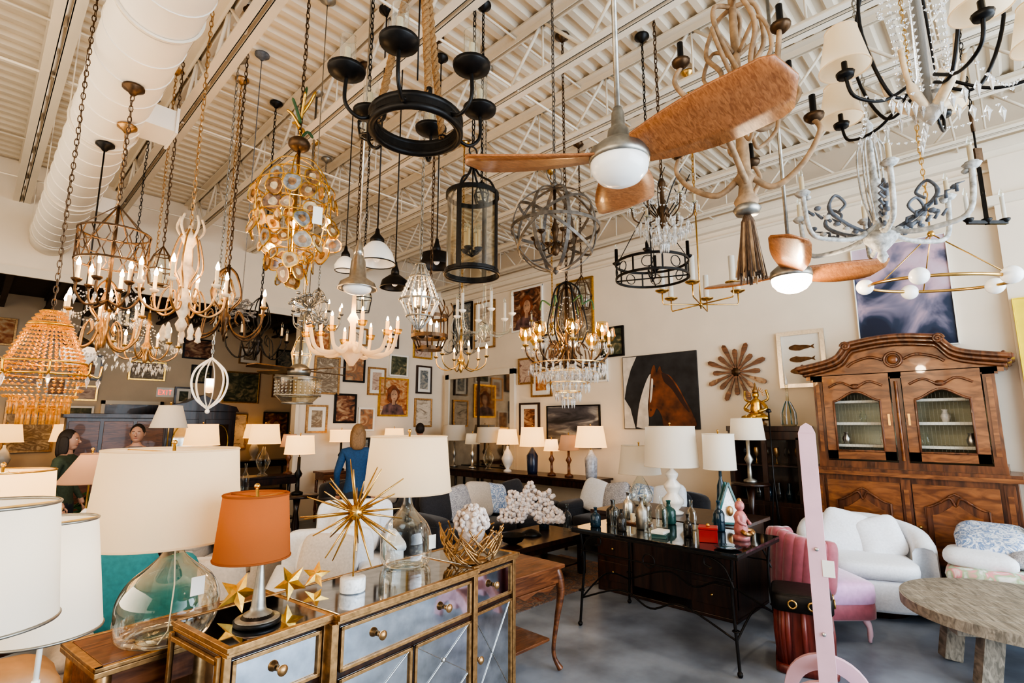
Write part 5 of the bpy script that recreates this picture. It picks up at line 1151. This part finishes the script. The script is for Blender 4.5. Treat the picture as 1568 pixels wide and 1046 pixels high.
# ------------------------------------------------------------------ people
def person(name,x,y,rz,h,hair,top,bot,longhair=False):
    k=h/1.70;V=[];E=[];Rd=[]
    def v(p,r,par=None):
        V.append(tuple(c*k for c in p));Rd.append((r[0]*k,r[1]*k) if hasattr(r,'__len__') else (r*k,r*k))
        if par is not None:E.append((par,len(V)-1))
        return len(V)-1
    pv=v((0,0,.93),(.15,.11));w=v((0,0,1.08),(.125,.095),pv);c=v((0,-.01,1.26),(.15,.105),w);u=v((0,.0,1.39),(.12,.08),c);nk=v((0,0,1.46),.05,u);v((0,-.01,1.53),.052,nk)
    for i,s_ in enumerate((-1,1)):
        sh=v((s_*.16,0,1.385),.062,u);el=v((s_*.235,.03,1.13),.044,sh)
        wr=v((s_*.225,-.09,.93),.029,el);v((s_*.215,-.12,.86),(.034,.02),wr)
        hp=v((s_*.09,0,.86),.098,pv);kn=v((s_*.10,-.015,.50),.062,hp);cf=v((s_*.10,.015,.33),.058,kn);an=v((s_*.10,.02,.09),.04,cf);v((s_*.11,-.13,.045),.038,an)
    me=bpy.data.meshes.new('sk');me.from_pydata(V,E,[]);o=bpy.data.objects.new('sk',me);bpy.context.collection.objects.link(o)
    o.modifiers.new('s','SKIN');sv=me.skin_vertices[0].data
    for i,r in enumerate(Rd): sv[i].radius=r
    sv[0].use_root=True
    sb=o.modifiers.new('u','SUBSURF');sb.levels=2;sb.render_levels=2
    dg=bpy.context.evaluated_depsgraph_get();m2=bpy.data.meshes.new_from_object(o.evaluated_get(dg))
    b=B(name,(x,y,0),rz)
    vs=[tuple(q.co) for q in m2.vertices]
    mz=min(q[2] for q in vs);vs=[(q[0],q[1],q[2]-mz) for q in vs]
    groups={}
    for p in m2.polygons:
        cz=p.center.z/k;cx=abs(p.center.x)/k
        if cz>1.45: m=SKIN
        elif cx>.17 and cz<.93: m=SKIN
        elif cz>.90: m=top
        elif cz>.09: m=bot
        else: m=BLACK
        groups.setdefault(m,[]).append(tuple(p.vertices))
    k0=len(b.v);b.v.extend(vs)
    for m,fl in groups.items():
        i=b.mi(m)
        for f in fl: b.f.append([a+k0 for a in f]);b.m.append(i);b.s.append(True)
    bpy.data.objects.remove(o)
    hz=1.59*k
    b.sph((0,-.012*k,hz),(.074*k,.092*k,.112*k),SKIN,20,14);b.sph((0,-.04*k,hz-.07*k),(.045*k,.05*k,.04*k),SKIN)
    b.tube([(0,-.098*k,hz+.015*k),(0,-.118*k,hz-.02*k),(0,-.10*k,hz-.03*k)],[.008*k,.014*k,.01*k],SKIN,6)
    for s_ in(-1,1):
        b.sph((s_*.03*k,-.093*k,hz+.012*k),(.012*k,.008*k,.007*k),PAPER,8,6);b.sph((s_*.03*k,-.099*k,hz+.012*k),.005*k,EYE,6,4);b.sph((s_*.076*k,0,hz),(.01*k,.02*k,.03*k),SKIN,8,6)
        b.tube([(s_*.015*k,-.1*k,hz+.03*k),(s_*.045*k,-.09*k,hz+.03*k)],.004*k,hair,4)
        for f in range(4):
            fx=s_*(.195+.014*f)*k;L=(.07,.08,.075,.06)[f]*k
            b.tube([(fx,-.125*k,.84*k-mz),(fx,-.14*k,.84*k-L*.5-mz),(fx,-.132*k,.84*k-L-mz)],[.009*k,.008*k,.006*k],SKIN,6)
        b.tube([(s_*.19*k,-.12*k,.87*k-mz),(s_*.175*k,-.145*k,.84*k-mz),(s_*.18*k,-.15*k,.81*k-mz)],[.011*k,.009*k,.007*k],SKIN,6)
    b.sph((0,-.09*k,hz-.052*k),(.022*k,.01*k,.006*k),LIP,8,5)
    b.sph((0,.012*k,hz+.025*k),(.084*k,.096*k,.108*k),hair,18,12)
    if longhair:
        b.cush((0,.055*k,hz-.07*k),(.17*k,.10*k,.26*k),hair,e=.7,ez=.6,wob=.01)
        for s_ in(-1,1): b.cush((s_*.075*k,.01*k,hz-.06*k),(.045*k,.10*k,.22*k),hair,e=.7,ez=.7)
    return b.done()
person('woman_in_blue_sweater',3.37,5.90,math.radians(150),1.64,HAIRB,BLUECL,DARKCL,True)
person('man_in_dark_shirt',1.5,7.95,math.radians(-20),1.64,HAIRD,GREYCL,DARKCL)
person('woman_in_olive_top',.80,7.5,math.radians(60),1.58,HAIRD,GREENCL,DARKCL,True)
person('shopper_in_black',5.75,7.9,math.radians(150),1.66,HAIRD,DARKCL,DARKCL)
# ------------------------------------------------------------------ lights
def area(name,loc,rot,sx,sy,e,col):
    l=bpy.data.lights.new(name,'AREA');l.shape='RECTANGLE';l.size=sx;l.size_y=sy;l.energy=e;l.color=col
    o=bpy.data.objects.new(name,l);bpy.context.collection.objects.link(o);o.location=loc;o.rotation_euler=rot
area('storefront_daylight',(3.6,-3.9,2.3),(math.radians(94),0,0),7,4.2,620,(.74,.87,1))
area('left_warm_fill',(-3.0,3.0,2.8),(math.radians(98),0,math.radians(-90)),9,3.4,260,(1,.84,.64))  # added warm fill lamp out of view; the left wall has no window
W_=bpy.data.worlds.new('World');bpy.context.scene.world=W_;W_.use_nodes=True
bg=W_.node_tree.nodes['Background'];bg.inputs[0].default_value=(.82,.90,1,1);bg.inputs[1].default_value=1.1
sc=bpy.context.scene
try: sc.view_settings.look='AgX - High Contrast'
except Exception as ex: print(ex)
cam=bpy.data.cameras.new('camera');co=bpy.data.objects.new('camera',cam);bpy.context.collection.objects.link(co)
co.location=(0,0,1.65);co.rotation_euler=(math.radians(90+9.02),0,math.radians(44.1-90));cam.sensor_width=36;cam.lens=18.37;cam.clip_start=.05
sc.camera=co
